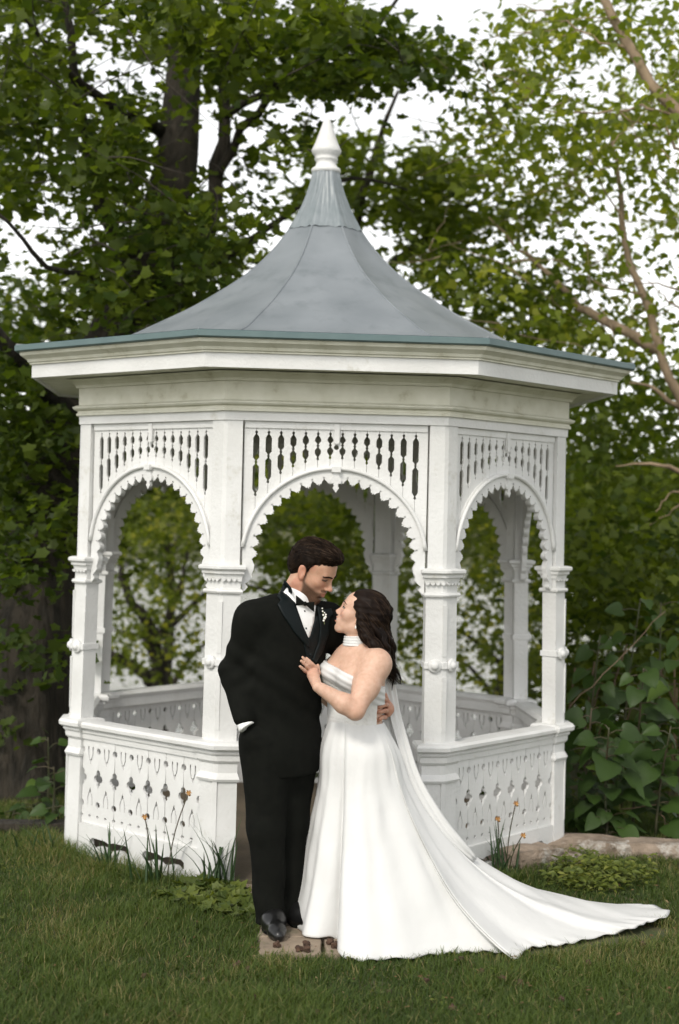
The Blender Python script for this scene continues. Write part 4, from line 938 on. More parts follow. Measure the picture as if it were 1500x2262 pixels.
GOWN = mat('white_satin_gown', (0.66, 0.66, 0.65), (0.62, 0.62, 0.61), 5, .5, .35, 7, spec=.3, bdist=.02)
LACE = mat('white_brocade', (0.76, 0.755, 0.74), (0.70, 0.69, 0.67), 60, .6, .5, 110, bdist=.004)
EYEW = mat('eye_white', (0.55, 0.5, 0.47), rough=.2)
IRIS = mat('dark_iris', (0.02, 0.012, 0.008), rough=.15)
TOOTH = mat('teeth', (0.78, 0.75, 0.70), rough=.25)
GOLD = mat('gold', (0.75, 0.5, 0.2), rough=.25, metal=1)
PEARL = mat('pearl', (0.8, 0.77, 0.72), rough=.2)
def rotm(yaw_fwd, pitch_up, roll=0.0):
    """head frame: columns = forward, left, up"""
    f = Vector(yaw_fwd).normalized(); l = Vector((0, 0, 1)).cross(f).normalized(); u = f.cross(l)
    M = Matrix((f, l, u)).transposed()
    return M @ Matrix.Rotation(-pitch_up, 3, 'Y') @ Matrix.Rotation(roll, 3, 'X')
class Head:
    def __init__(s, o, R, sc): s.o = Vector(o); s.R = R; s.sc = sc; s.A = np.array(R)
    def w(s, x, y, z): return s.o+s.R @ (Vector((x, y, z))*s.sc)
    def inv(s, P): return ((P-np.array(s.o))@s.A)/s.sc
def add_head(f, H, male=True):
    w, sc, A = H.w, H.sc, H.A
    E = lambda c, r, k=.02, op='+', R=None: f.ell(w(*c), np.array(r)*sc, A if R is None else A@np.array(R), k*sc, op)
    C = lambda a, b, ra, rb=None, k=.02, op='+': f.cone(w(*a), w(*b), ra*sc, None if rb is None else rb*sc, k*sc, op)
    E((-.014, 0, .046), (.098, .075, .083)); E((.034, 0, -.018), (.058, .058, .080), .03); E((.042, 0, .048), (.050, .060, .050), .03)
    jw = .05 if male else .040
    for s in (1, -1):
        C((-.012, s*jw, -.055), (.056, s*.014, -.100 if male else -.093), .021 if male else .018, .018 if male else .015, .03)
        E((.056, s*.042, -.016), (.026, .020, .022), .025)          # cheek
        C((.078, s*.036, .024), (.088, s*.010, .020), .011, .010, .02)   # brow
    C((.066, -.008, -.101), (.066, .008, -.101), .0195, None, .025) if male else C((.0655, -.005, -.097), (.0655, .005, -.097), .0145, None, .022)    # chin
    E((.070, 0, -.062), (.027, .030, .026), .02)
    for s in (1, -1): E((.098, s*.031, .006), (.017, .019, .012), .012, '-')
    for s in (1, -1): E((.0775, s*.031, .0055), (.0135, .0150, .0115), .004)        # lids over the ball
    C((.086, 0, .014), (.110 if male else .104, 0, -.027), .0075, .0105 if male else .0088, .014)
    E((.113, 0, -.030), (.0105, .0095, .009), .006) if male else E((.1055, 0, -.029), (.0095, .0085, .008), .008)
    for s in (1, -1): E((.100, s*.0115, -.034), (.010, .0068, .0075), .006)
    E((.106, 0, -.0425), (.010, .012, .004), .006, '-')
    for s in (1, -1):
        if male: C((.088, s*.023, -.0555), (.0955, 0, -.0550), .0050, .0060, .006); C((.087, s*.020, -.0690), (.0940, 0, -.0730), .0055, .0066, .006)
        else: C((.082, s*.026, -.0565), (.0935, 0, -.0555), .0046, .0055, .006); C((.081, s*.024, -.0640), (.0920, 0, -.0735), .0050, .0062, .006)
    if male: C((.092, -.020, -.0635), (.103, 0, -.0645), .0016, .002, .004, '-'); C((.092, .020, -.0635), (.103, 0, -.0645), .0016, .002, .004, '-')
    else: E((.096, 0, -.0635), (.014, .024, .0060), .003, '-')
    E((.092, 0, -.083), (.008, .022, .005), .01, '-')
    rt = Matrix.Rotation(rad(-18), 3, 'Y')
    for s in (1, -1):
        E((-.012, s*.076, -.002), (.019, .0075, .032), .008, '+', rt); E((-.006, s*.084, .001), (.010, .006, .018), .006, '-', rt)
        E((-.002, s*.0765, -.026), (.008, .006, .010), .006)
def add_finger(f, pts, r0, r1, k=.004):
    n = len(pts)-1
    for i in range(n): f.cone(pts[i], pts[i+1], r0+(r1-r0)*i/n, r0+(r1-r0)*(i+1)/n, k)
def strands(name, paths, r, m, root, sides=4):
    b = MB()
    for p in paths:
        n = len(p); b.tube(p, [r*(math.sin(PI*min(.98, .12+.86*i/(n-1)))**.5) for i in range(n)], sides)
    o = obj(name, b.mesh(name), m, root, True); o['kind'] = 'stuff'; return o

# ------------------------------------------------------------------ GROOM
YG = -2.08
groom = empty('person', (0, 0, 0))
tag(groom, 'man in black tuxedo and bow tie with trimmed beard, looking down at the bride', 'person')
fwd = Vector((math.sin(rad(38)), -math.cos(rad(38)), 0)); lat = Vector((-math.cos(rad(38)), -math.sin(rad(38)), 0))     # lat: towards his right shoulder
def gp(px, py, dy=0.0): return at(px, py, YG+dy)
HG = Head(gp(690, 1262, -.005), rotm((math.cos(rad(26)), -math.sin(rad(26)), 0), rad(-27), rad(3)), 1.0)
nb = gp(648, 1325, .01)
Rs, Ls = gp(557, 1368, -.10), gp(722, 1372, .10); Re, Rw = gp(515, 1488, -.06), gp(540, 1588, -.14)
Le, Lw = gp(795, 1490, .24), gp(852, 1556, .12)
Rh, Lh = gp(586, 1640, -.05), gp(652, 1640, .05); Rk, Lk = gp(588, 1830, -.08), gp(640, 1820, .05); Ra, La = gp(597, 2008, -.08), gp(640, 1990, .02)
chest = gp(624, 1430, .02); waist = gp(618, 1545, .02); hipc = gp(622, 1640, .0)
body = SDF()
add_head(body, HG)
body.cone(HG.w(-.022, 0, -.045), nb, .060, .066, .03)
body.cone(Rs, Ls, .055, .055, .06); body.ecap(chest, waist, fwd, (.165, .105), (.15, .10), .08); body.ecap(waist, hipc, fwd, (.15, .10), (.155, .11), .08)
body.cone(Rs, Re, .050, .044); body.cone(Re, Rw, .044, .030); body.cone(Ls, Le, .050, .044); body.cone(Le, Lw, .042, .029)
body.cone(Rh, Rk, .085, .056, .04); body.cone(Rk, Ra, .054, .036); body.cone(Lh, Lk, .085, .056, .04); body.cone(Lk, La, .054, .036)
for a, d in ((Ra, Vector((.02, -.12, -.05))), (La, Vector((.07, -.10, -.05)))): body.cone(a+Vector((0, 0, -.03)), a+d*.8, .030, .018)
hp = gp(575, 1652, -.07)
body.ell((Rw+hp)/2+Vector((.006, .006, -.01)), (.024, .014, .048), None, .02)
for i in range(4): add_finger(body, [hp+Vector((-.03+.015*i, -.0, .01)), hp+Vector((-.02+.015*i, -.0, -.04)), hp+Vector((-.015+.015*i, 0, -.075))], .009, .007)
add_finger(body, [Rw+Vector((.01, .005, -.03)), Rw+Vector((.03, .01, -.07)), Rw+Vector((.05, 0.01, -.09))], .011, .008)
# his left hand: comes round the bride's waist, four fingers in view
YH = -2.17
kn = [(846, 1545), (851, 1557), (851, 1570), (846, 1584)]; tip = [(836, 1550), (829, 1565), (826, 1576), (836, 1592)]
palm = at(858, 1566, -2.06)
body.cone(Lw, palm, .028, .026, .02); body.ell(palm, (.016, .035, .036), None, .015)
for (kx, ky), (tx, ty) in zip(kn, tip):
    a = at(kx+5, ky+1, -2.075); b_ = at(kx, ky, -2.135); c = at((kx+tx)/2-1, (ky+ty)/2, YH-.005); d = at(tx, ty, YH)
    add_finger(body, [a, b_, c, d], .0105, .008, .003)
add_finger(body, [palm+Vector((0, 0, .02)), at(850, 1535, -2.05), at(842, 1528, -2.08)], .012, .009)
zs = [v for v in (HG.w(0, 0, .15).z,)]
body_me = body.mesh('body', (-.62, -2.36, -.02), (.36, -1.62, 1.83), .0042)
V = verts_of(body_me); q = HG.inv(V)
c0 = np.array([.51, .30, .205]); col = np.tile(c0, (len(V), 1))
face = sstep(.22, .12, np.linalg.norm(q-np.array([.02, 0, -.01]), axis=1))
def blend(col, m, c): return col*(1-m[:, None])+np.array(c)*m[:, None]
cheek = np.exp(-(((q[:, 0]-.075)/.03)**2+((np.abs(q[:, 1])-.038)/.02)**2+((q[:, 2]+.02)/.02)**2)); col = blend(col, .5*cheek, (.46, .19, .13))
nose = np.exp(-(((q[:, 0]-.112)/.018)**2+(q[:, 1]/.014)**2+((q[:, 2]+.03)/.014)**2)); col = blend(col, .5*nose, (.46, .19, .13))
ear = face*sstep(.066, .074, np.abs(q[:, 1]))*(np.abs(q[:, 0]) < .04); col = blend(col, .45*ear, (.47, .19, .13))
# trimmed beard: jaw, chin, upper lip
bl = -.030-.05*(.0+np.clip((q[:, 0]-.0)/.07, 0, 1))*.55+.035*sstep(.02, -.02, q[:, 0])
beard = sstep(bl+.010, bl-.010, q[:, 2])*sstep(-.035, -.012, q[:, 0])*sstep(-.135, -.115, q[:, 2]+.28*np.clip(.02-q[:, 0], 0, 1))
must = np.exp(-((q[:, 2]+.0475)/.0055)**2)*(q[:, 0] > .075)*(np.abs(q[:, 1]) < .028)
side = sstep(-.03, -.018, q[:, 0])*sstep(.016, .006, q[:, 0])*sstep(.045, .03, q[:, 2])*sstep(-.05, -.03, q[:, 2])*(np.abs(q[:, 1]) > .05)
lipm = np.exp(-(((q[:, 2]+.064)/.010)**2+(q[:, 1]/.020)**2)**2)*(q[:, 0] > .082)
nz = .97+.12*vnoise(q, 260)
bm_ = np.clip(np.maximum(np.maximum(beard, .9*must), .8*side)*face*(1-lipm)*nz*sstep(.072, .066, np.abs(q[:, 1])), 0, 1); col = blend(col, bm_*.92, (.055, .028, .015))
col = blend(col, lipm*face*.75, (.36, .13, .10))
hand = (V[:, 2] < 1.2).astype(float); col = blend(col, hand*.35, (.46, .20, .14))
sock = np.exp(-(((np.abs(q[:, 1])-.031)/.016)**2+((q[:, 2]-.006)/.011)**2))*(q[:, 0] > .06); col = blend(col, .12*sock, (.30, .19, .14))
paint(body_me, col); obj('body', body_me, SKIN, groom)
# jacket
jk = SDF()
jk.cone(Rs+Vector((0, .0, .002)), Rs.lerp(Ls, .35)+Vector((0, 0, .040)), .064, .066, .05); jk.cone(Ls, Ls.lerp(Rs, .35)+Vector((0, 0, .022)), .066, .068, .05); jk.cone(Rs, Ls, .066, .066, .06)
jk.ecap(chest+Vector((0, 0, .005)), chest-Vector((0, 0, .05)), fwd, (.165, .118), (.192, .130), .06); jk.ecap(chest, waist, fwd, (.198, .132), (.182, .128), .07); jk.ecap(waist, hipc+Vector((0, 0, -.02)), fwd, (.182, .128), (.176, .130), .06)
jk.ecap(hipc+Vector((0, 0, -.02)), hipc+Vector((0, 0, -.10)), fwd, (.174, .130), (.170, .130), .05)
jk.cone(Rs, Re, .068, .059, .03); jk.cone(Re, Rw+Vector((0, 0, .01)), .059, .047, .03); jk.cone(Ls, Le, .070, .060, .045); jk.cone(Le, Lw.lerp(Le, .3), .058, .047, .03)
def jdisp(P):
    x, y, z = P[..., 0], P[..., 1], P[..., 2]
    return .0030*np.sin(z*46+x*30+np.sin(z*13+x*9)*2)*sstep(1.5, 1.2, z)+.0035*np.sin(z*60-x*50)*np.exp(-((z-Re.z)/.07)**2)*(x < Re.x+.1)
jk.disp = jdisp; jk.cut(hipc+Vector((0, 0, -.135)), (0.05, 0, -1))
jk_me = jk.mesh('jacket', (-.66, -2.42, .55), (.36, -1.60, 1.62), .0065)
jk_o = obj('jacket', jk_me, BLACK, groom); jt = bvh(jk_me)
# trousers
tr = SDF()
tr.ecap(hipc+Vector((0, 0, .10)), hipc, fwd, (.160, .115), (.170, .122), .06)
Rcuff, Lcuff = Ra+Vector((0, 0, -.045)), La+Vector((0, 0, -.05))
tr.cone(Rh, Rk, .112, .080, .05); tr.cone(Rk, Rcuff, .080, .064, .03); tr.cone(Lh, Lk, .110, .080, .05); tr.cone(Lk, Lcuff, .078, .064, .03)
tr.ell(hp+Vector((.0, -.005, -.01)), (.062, .055, .085), None, .04); tr.ell((Rw+hp)/2+Vector((.006, 0, -.014)), (.054, .064, .060), None, .03)
tr.disp = lambda P: .0035*np.sin(P[..., 2]*34+P[..., 0]*26+2*np.sin(P[..., 2]*9))*sstep(.75, .3, P[..., 2])
tr.cut((0, 0, .052), (0, 0, -1))
obj('trousers', tr.mesh('trousers', (-.56, -2.34, .03), (.05, -1.78, 1.05), .0075), BLACK, groom)
h = jt.ray_cast(CAM, ray(686, 1446).normalized())
if h[0]:
    b = SDF(); b.ell(h[0]+Vector((0, -.006, 0)), (.008, .005, .008)); obj('button', b.mesh('button', h[0]-Vector((.02,)*3), h[0]+Vector((.02,)*3), .002), SATIN, jk_o)
# shoes
for a, d in ((Ra, Vector((.035, -.155, 0))), (La, Vector((.10, -.14, 0)))):
    s_ = SDF(); h_ = Vector((a.x, a.y+.045, .060)); t_ = Vector((a.x+d.x, a.y+d.y, .055)); mid = h_.lerp(t_, .5); mid.z = .072
    s_.cone(h_, mid, .042, .047, .03); s_.cone(mid, t_, .047, .035, .03); s_.cone(h_, h_+Vector((0, -.02, .06)), .046, .048, .02); s_.cone(mid, h_+Vector((0, -.02, .06)), .046, .045, .02); s_.cone(t_, t_+d.normalized()*.035+Vector((0, 0, -.006)), .038, .026, .02)
    s_.cut((0, 0, .024), (0, 0, -1))
    sh = obj('shoe', s_.mesh('shoe', (a.x-.12, a.y-.30, .0), (a.x+.22, a.y+.12, .2), .004), SHOE, groom)
    so = SDF(); so.ecap((h_.x, h_.y, .034), (mid.x, mid.y, .034), (0, 0, 1), (.038, .012), (.042, .012), .01); so.ecap((mid.x, mid.y, .034), (t_.x+d.x*.12, t_.y+d.y*.12, .034), (0, 0, 1), (.042, .012), (.026, .012), .01)
    obj('sole', so.mesh('sole', (a.x-.12, a.y-.30, .0), (a.x+.22, a.y+.12, .12), .004), BLACK, sh)
# shirt: collar, front, cuff
cl = SDF()
ca = nb+Vector((.004, -.004, -.012)); cb = HG.w(-.020, 0, -.075)+Vector((-.008, 0, -.012))
cl.cone(ca, cb, .076, .0665, .01); dirn = (cb-ca).normalized(); cl.cut(ca+dirn*.058, (dirn*1.0+Vector((-.10, -.05, 0)))); cl.cut(ca-dirn*.03, -dirn)
col_o = obj('shirt_collar', cl.mesh('shirt_collar', nb-Vector((.14, .14, .12)), nb+Vector((.14, .14, .16)), .0042), SHIRTM, groom)
shirt_me = drape('shirt', [(640, 1308), (652, 1318), (672, 1332), (697, 1338), (693, 1372), (684, 1404), (679, 1413), (665, 1380), (650, 1340)], jt, .003, .010)
shp = obj('shirt', shirt_me, SHIRTM, groom)
st_ = bvh(shirt_me)
for bx, by in ((673, 1350), (676, 1388)):
    h = st_.ray_cast(CAM, ray(bx, by).normalized())
    if h[0]: b = SDF(); b.ell(h[0], (.0045, .003, .0045)); obj('stud', b.mesh('stud', h[0]-Vector((.012,)*3), h[0]+Vector((.012,)*3), .0015), SATIN, shp)
obj('waistcoat', drape('waistcoat', [(679, 1411), (686, 1402), (698, 1360), (712, 1366), (716, 1400), (706, 1440), (692, 1470), (680, 1466), (672, 1430), (668, 1408)], jt, .0035, .008), SATIN, groom)
obj('lapel', drape('lapel', [(627, 1284), (640, 1300), (652, 1340), (668, 1384), (681, 1413), (684, 1432), (676, 1428), (650, 1398), (626, 1362), (612, 1336), (620, 1328), (613, 1318), (622, 1300)], jt, .008, .008), SATIN, groom)
obj('lapel', drape('lapel', [(699, 1340), (712, 1348), (730, 1346), (735, 1360), (728, 1364), (724, 1400), (708, 1444), (694, 1466), (688, 1458), (702, 1420), (706, 1390), (703, 1362)], jt, .008, .008), SATIN, groom)
cf = SDF(); dcf = (Rw-Re).normalized(); c_ = Rw+dcf*.008; cf.cone(c_-dcf*.03, c_+dcf*.026, .040, .037, .01); cf.cut(c_+dcf*.034, dcf+Vector((.35, 0, 0)))
obj('shirt_cuff', cf.mesh('shirt_cuff', c_-Vector((.09,)*3), c_+Vector((.09,)*3), .004), SHIRTM, groom)
# bow tie on the collar
bt = SDF(); hb = None
for o_ in (bvh(cl.mesh('tmp', nb-Vector((.14, .14, .12)), nb+Vector((.14, .14, .16)), .006)), st_, jt):
    h = o_.ray_cast(CAM, ray(672, 1333).normalized())
    if h[0] and (hb is None or h[0].y < hb.y): hb = h[0]
bc = hb+Vector((.004, -.012, 0)); tx = Vector((.80, .42, -.22)).normalized() if False else (at(697, 1345, hb.y+.006)-at(650, 1328, hb.y-.004)).normalized(); tz = Vector((0, 0, 1))
for s in (1, -1):
    b = MB(); rings = []
    for x, h, d in ((.004, .006, .006), (.010, .0085, .0085), (.020, .0135, .0095), (.032, .0185, .0085), (.041, .0215, .006), (.0425, .021, .004)):
        c = bc+tx*(x*s)+Vector((0, .002, 0)); rings.append([c+tz*(h*math.copysign(abs(math.sin(q))**.6, math.sin(q)))+Vector((0, -1, 0))*(d*math.copysign(abs(math.cos(q))**.8, math.cos(q))*(1-.35*math.exp(-(math.sin(q)*1.0/.5)**2)*(x < .03))) for q in np.linspace(0, 2*PI, 17)[:-1]])
    b.loft(rings); b.obj('bow_tie', BLACK, groom, True)
bt.ell(bc+Vector((0, -.006, 0)), (.0085, .008, .0105), None, .004)
obj('bow_tie_knot', bt.mesh('bow_tie_knot', bc-Vector((.03,)*3), bc+Vector((.03,)*3), .0022), BLACK, groom)
# boutonniere
bo = empty('boutonniere', (0, 0, 0), 0, groom)
h = jt.ray_cast(CAM, ray(715, 1366).normalized()); B0 = h[0]+Vector((0, -.016, 0))
b = MB(); b.tube([B0+Vector((.004, 0, -.024)), B0, B0+Vector((-.003, 0, .03)), B0+Vector((-.007, 0, .044))], [.0016]*4, 5); b.tube([B0, B0+Vector((.008, -.003, .016))], [.0012]*2, 4)
b.obj('sprig', mat('sprig_green', (.16, .19, .07), rough=.6), bo)
FLW = mat('white_petal', (.8, .8, .74), rough=.6)
for dx, dz, r in ((.004, .002, .006), (.008, .008, .0055), (.0, -.008, .005), (-.002, .016, .0045), (.009, .018, .0045), (-.005, .032, .004), (-.007, .045, .0035), (.003, .026, .0035)):
    b = SDF(); c = B0+Vector((dx, -.005, dz)); b.ell(c, (r, r*.8, r)); obj('bud', b.mesh('bud', c-Vector((.012,)*3), c+Vector((.012,)*3), .0018), FLW, bo)
# eyes, brows, hair
def surf(H, tree, al, z, off):
    d = H.R @ Vector((math.cos(al), math.sin(al), 0)); o = H.w(.02, 0, z); h = tree.ray_cast(o+d*.25, -d)
    return (h[0]+d*off) if h[0] else o+d*.07
def eyes(H, root, tree, open_, brow_m, brow_r, brow_z, brow_lift=.0):
    for s in (1, -1):
        def lids(t): return math.sin(PI*t)**.75
        def patch(name, a0, a1, zc, hz, off, m, par):
            n = 9; V = []; F = []
            for i in range(n):
                t = i/(n-1); al = rad(a0+(a1-a0)*t)*s
                for j in range(5):
                    z = zc+.0012*t+hz*(j/4*2-1)*lids(.04+.92*t)
                    V.append(surf(H, tree, al, z, off))
            for i in range(n-1):
                for j in range(4): F.append((i*5+j, i*5+j+1, (i+1)*5+j+1, (i+1)*5+j))
            return obj(name, pymesh(name, V, F), m, par, True)
        e = patch('eye', 17, 39, .0045, open_, .0008, EYEW, root)
        patch('iris', 22.5, 33, .0052, open_*1.0, .0016, IRIS, e)
        for nm, sg, r in (('eyelash', 1, .0013), ('lower_lash', -1, .0005)):
            b = MB(); b.tube([surf(H, tree, rad(14+28*t)*s, .0045+.0012*t+sg*(open_+.0006)*lids(.02+.96*t), .0012+.0012*max(sg, 0)) for t in np.linspace(0, 1, 9)], [r*(.5+.8*math.sin(PI*t)) for t in np.linspace(.1, .9, 9)], 6); b.obj(nm, HAIRM, root, True)
        b = MB(); b.tube([surf(H, tree, rad(7+36*t)*s, brow_z+.0035*math.sin(PI*min(1, t*1.05))-.003*t+brow_lift, .0012) for t in np.linspace(0, 1, 11)], [brow_r*(.5+.6*math.sin(PI*min(1, .22+t*.75))) for t in np.linspace(0, 1, 11)], 6); b.obj('eyebrow', brow_m, root, True)
def hug(tree, p, d0, L, n, lift=.0015):
    """a strand that follows a surface"""
    pts = []; p = Vector(p); d = Vector(d0)
    for i in range(n):
        h = tree.find_nearest(p)
        if h[0] is None: break
        nn = h[1]; q = h[0]+nn*(lift*math.sin(PI*(.1+.85*i/(n-1)))-.0008); pts.append(q); d = (d-nn*d.dot(nn)); d.normalize(); p = h[0]+d*(L/(n-1))
    return pts
eyes(HG, groom, bvh(body_me), .0016, HAIRM, .0036, .0235)
hr = SDF(); w = HG.w
hr.ell(w(-.018, 0, .055), np.array((.106, .083, .090)), HG.A, .02); hr.ell(w(.030, 0, .108), np.array((.068, .062, .036)), HG.A, .03); hr.ell(w(.066, .0, .103), np.array((.034, .050, .024)), HG.A, .03)
hr.ell(w(-.062, 0, .01), np.array((.060, .070, .070)), HG.A, .03)
for s in (1, -1): hr.cone(w(.004, s*.069, .05), w(.002, s*.072, .012), .017, .008, .02)
# face opening
hr.ell(w(.115, 0, .000), np.array((.075, .095, .082)), HG.A, .012, '-')
for s in (1, -1): hr.ell(w(.052, s*.08, -.012), np.array((.045, .03, .075)), HG.A, .01, '-')
for s in (1, -1): hr.ell(w(-.012, s*.085, -.012), np.array((.028, .024, .040)), HG.A, .006, '-')
hr.cut(w(-.06, 0, -.052), (HG.R @ Vector((.35, 0, -1))))
def hdisp(P):
    q = HG.inv(P); a = q[..., 1]*150+np.sin(q[..., 0]*60+q[..., 2]*40)*1.5
    return .0012*np.sin(a)*np.cos(q[..., 2]*70+q[..., 0]*50)+.0009*np.sin(q[..., 1]*330+q[..., 0]*120)
hr.disp = hdisp
hair_me = hr.mesh('hair', HG.o-Vector((.17, .17, .12)), HG.o+Vector((.17, .17, .19)), .0034); ho = obj('hair', hair_me, HAIRM, groom)
hv = verts_of(hair_me); htree = bvh(hair_me); pth = []
for i in random.sample(range(len(hv)), 1100):
    p = Vector(hv[i]); q = HG.inv(hv[i:i+1])[0]
    if q[2] < -.03 or (q[0] > .03 and q[2] < .06): continue
    flow = HG.R @ (Vector((1.0, .15*math.sin(i), .3)) if q[2] > .07 else Vector((-.6, 0, -.9))); L = .036 if q[2] > .07 else .016
    pt = hug(htree, p, flow, L, 4, .0028)
    if len(pt) == 4: pth.append(pt)
strands('hair_strand', pth[::3], .0006, HAIRL, ho, 3); strands('hair_strand', pth[1::3]+pth[2::3], .0007, HAIRM, ho, 3)
pth = []
for i in range(len(hv)):
    q = HG.inv(hv[i:i+1])[0]
    if q[0] > .045 and .045 < q[2] < .092 and random.random() < .5:
        fl = HG.R @ Vector((.1, random.uniform(-.3, .3), 1)); pt = hug(htree, Vector(hv[i])-fl*.008, fl, .03, 4, .002)
        if len(pt) == 4: pth.append([pt[0]-fl*.006]+pt)
strands('hairline_strand', pth[:260], .0006, HAIRM, ho, 3)

# ------------------------------------------------------------------ BRIDE
YB = -2.10
bride = empty('person', (0, 0, 0))
tag(bride, 'bride in strapless white satin gown with long train, smiling up at the groom', 'person')
bf = Vector((-math.cos(rad(40)), -math.sin(rad(40)), 0)); bl_ = Vector((math.sin(rad(40)), -math.cos(rad(40)), 0))
def bp(px, py, dy=0.0): return at(px, py, YB+dy)
HB_ = Head(bp(795, 1362, .0), rotm((-math.cos(rad(-6)), -math.sin(rad(-6)), 0), rad(27), rad(0)), .91)
bc_ = bp(788, 1492, .02); bw_ = bp(785, 1580, .02); bh_ = bp(787, 1665, .03); bn = bp(794, 1440, .015)
bs_ = bp(788, 1466, .02)
LS, RS = bp(832, 1466, -.11), bp(743, 1482, .13); LE, LW = bp(785, 1570, -.24), bp(702, 1517, -.24)
tor = SDF()         # bare torso: shared by body and bodice
tor.cone(LS, bs_+Vector((0, 0, .015)), .052, .058, .05); tor.cone(RS, bs_+Vector((0, 0, .015)), .048, .058, .05)
tor.ecap(bs_-Vector((0, 0, .035)), bc_-Vector((0, 0, .02)), bf, (.105, .075), (.122, .088), .06); tor.ecap(bc_, bw_, bf, (.128, .092), (.112, .085), .06); tor.ecap(bw_, bh_, bf, (.112, .086), (.150, .115), .06)
for s, r in ((1, .064), (-1, .064)): tor.ell(bc_+bf*.068+bl_*(.058*s)+Vector((0, 0, .004)), (r, r, r*.95), None, .035)
tor.ell(LS.lerp(bc_, .42)+Vector((.022, .01, -.01)), (.04, .04, .05), None, .03)
b2 = SDF(); b2.pr = list(tor.pr)
add_head(b2, HB_, False)
b2.cone(HB_.w(-.018, 0, -.045), bn+Vector((0, 0, .012)), .050, .052, .025); b2.cone(bn+Vector((0, 0, .012)), bs_+Vector((0, 0, .018)), .051, .066, .04)
b2.cone(LS, LS.lerp(LE, .5), .057, .053, .05); b2.cone(LS.lerp(LE, .5), LE, .053, .038, .03); b2.cone(LE, LE.lerp(LW, .3), .037, .041, .02); b2.cone(LE.lerp(LW, .3), LW, .041, .0235, .02)
REl, RWr = bp(752, 1560, .22), bp(690, 1520, .30)
b2.cone(RS, REl, .052, .042, .05); b2.cone(REl, RWr, .042, .026, .02)
# left hand flat on his chest
hy = []
for x, y in ((692, 1492), (669, 1453), (700, 1470)):
    h = jt.ray_cast(CAM, ray(x, y).normalized()); hy.append(h[0].y if h[0] else -2.2)
print('hand depth', hy)
yh = min(hy[0], -2.10)-.022
def hpnt(x, y, dy=0.0):
    h = jt.ray_cast(CAM, ray(x, y).normalized()); Y = (h[0].y if h[0] else yh)-.012+dy; return at(x, y, min(Y, yh+.03))
pc = at(691, 1494, yh); kx = [(699, 1475), (693, 1476), (686.5, 1480), (680, 1487)]

ax_ = (at(686, 1482, yh)-at(697, 1510, yh)).normalized(); b2.ecap(LW.lerp(at(697, 1507, yh-.004), .6), at(690, 1487, yh), Vector((0, -1, 0)), (.0225, .018), (.0275, .0125), .02)
ftips = [(677, 1454), (668.5, 1452), (665.5, 1460), (663, 1472)]
for i, ((a, b_), (c, d)) in enumerate(zip(kx, ftips)):
    p0 = at(a, b_, yh+.004); p3 = hpnt(c, d, -.001); p1 = p0.lerp(p3, .45)+Vector((0, -.007, 0)); p2 = p0.lerp(p3, .75)+Vector((0, -.004, 0))
    add_finger(b2, [at(a*.6+692*.4, b_*.6+1496*.4, yh), p0, p1, p2, p3], .0088, .0062, .0025)
add_finger(b2, [at(699, 1500, yh+.012), at(704, 1486, yh+.02), at(702, 1470, yh+.022)], .0105, .008)
# right hand behind his back (hidden), legs
pr_ = RWr+Vector((-.05, .0, .01)); b2.ell(pr_, (.04, .02, .03), None, .02)
for i in range(4): add_finger(b2, [pr_+Vector((-.02, 0, .02-.014*i)), pr_+Vector((-.06, -.005, .022-.015*i)), pr_+Vector((-.09, -.01, .02-.014*i))], .0085, .0065, .003)
for s in (1, -1):
    hpj = bh_+bl_*(.075*s); kj = hpj+Vector((-.01, -.03, -.36)); aj = Vector((kj.x, kj.y+.03, .09)); b2.cone(hpj, kj, .085, .052, .05); b2.cone(kj, aj, .05, .032); b2.cone(aj, aj+Vector((-.06, -.09, -.055)), .03, .022)
b2_me = b2.mesh('body', (-.34, -2.46, -.0), (.36, -1.76, 1.56), .0040)
V = verts_of(b2_me); q = HB_.inv(V)
col = np.tile(np.array([.60, .395, .295]), (len(V), 1)); face = sstep(.20, .13, np.linalg.norm(q-np.array([.03, 0, -.01]), axis=1))
for c, s3, a, cc in (((.070, .038, -.022), (.03, .020, .018), .55, (.55, .22, .17)), ((.108, 0, -.030), (.015, .014, .012), .4, (.55, .22, .16))):
    m = np.exp(-(((q[:, 0]-c[0])/s3[0])**2+((np.abs(q[:, 1])-c[1])/s3[1])**2+((q[:, 2]-c[2])/s3[2])**2)); col = blend(col, a*m, cc)
lip = np.exp(-(((q[:, 2]+.064)/.0125)**2+(q[:, 1]/.022)**2)**3)*(q[:, 0] > .080); col = blend(col, lip*.85, (.42, .11, .10))
sock = np.exp(-(((np.abs(q[:, 1])-.031)/.017)**2+((q[:, 2]-.009)/.010)**2))*(q[:, 0] > .06); col = blend(col, .12*sock, (.36, .22, .16))
elb = np.exp(-np.sum((V-np.array(LE))**2, 1)/.05**2); col = blend(col, .35*elb, (.50, .24, .16))
fa = np.exp(-np.sum((V-np.array(at(690, 1490, yh)))**2, 1)/.07**2); col = blend(col, .4*fa, (.55, .28, .21))
paint(b2_me, col); obj('body', b2_me, SKIN, bride)
eyes(HB_, bride, bvh(b2_me), .0036, HAIRF, .0019, .0285)
b = SDF(); c = HB_.w(.0880, 0, -.0620); b.ell(c, np.array((.0062, .0195, .0056))*HB_.sc, HB_.A); obj('teeth', b.mesh('teeth', c-Vector((.022,)*3), c+Vector((.022,)*3), .0014), TOOTH, bride)
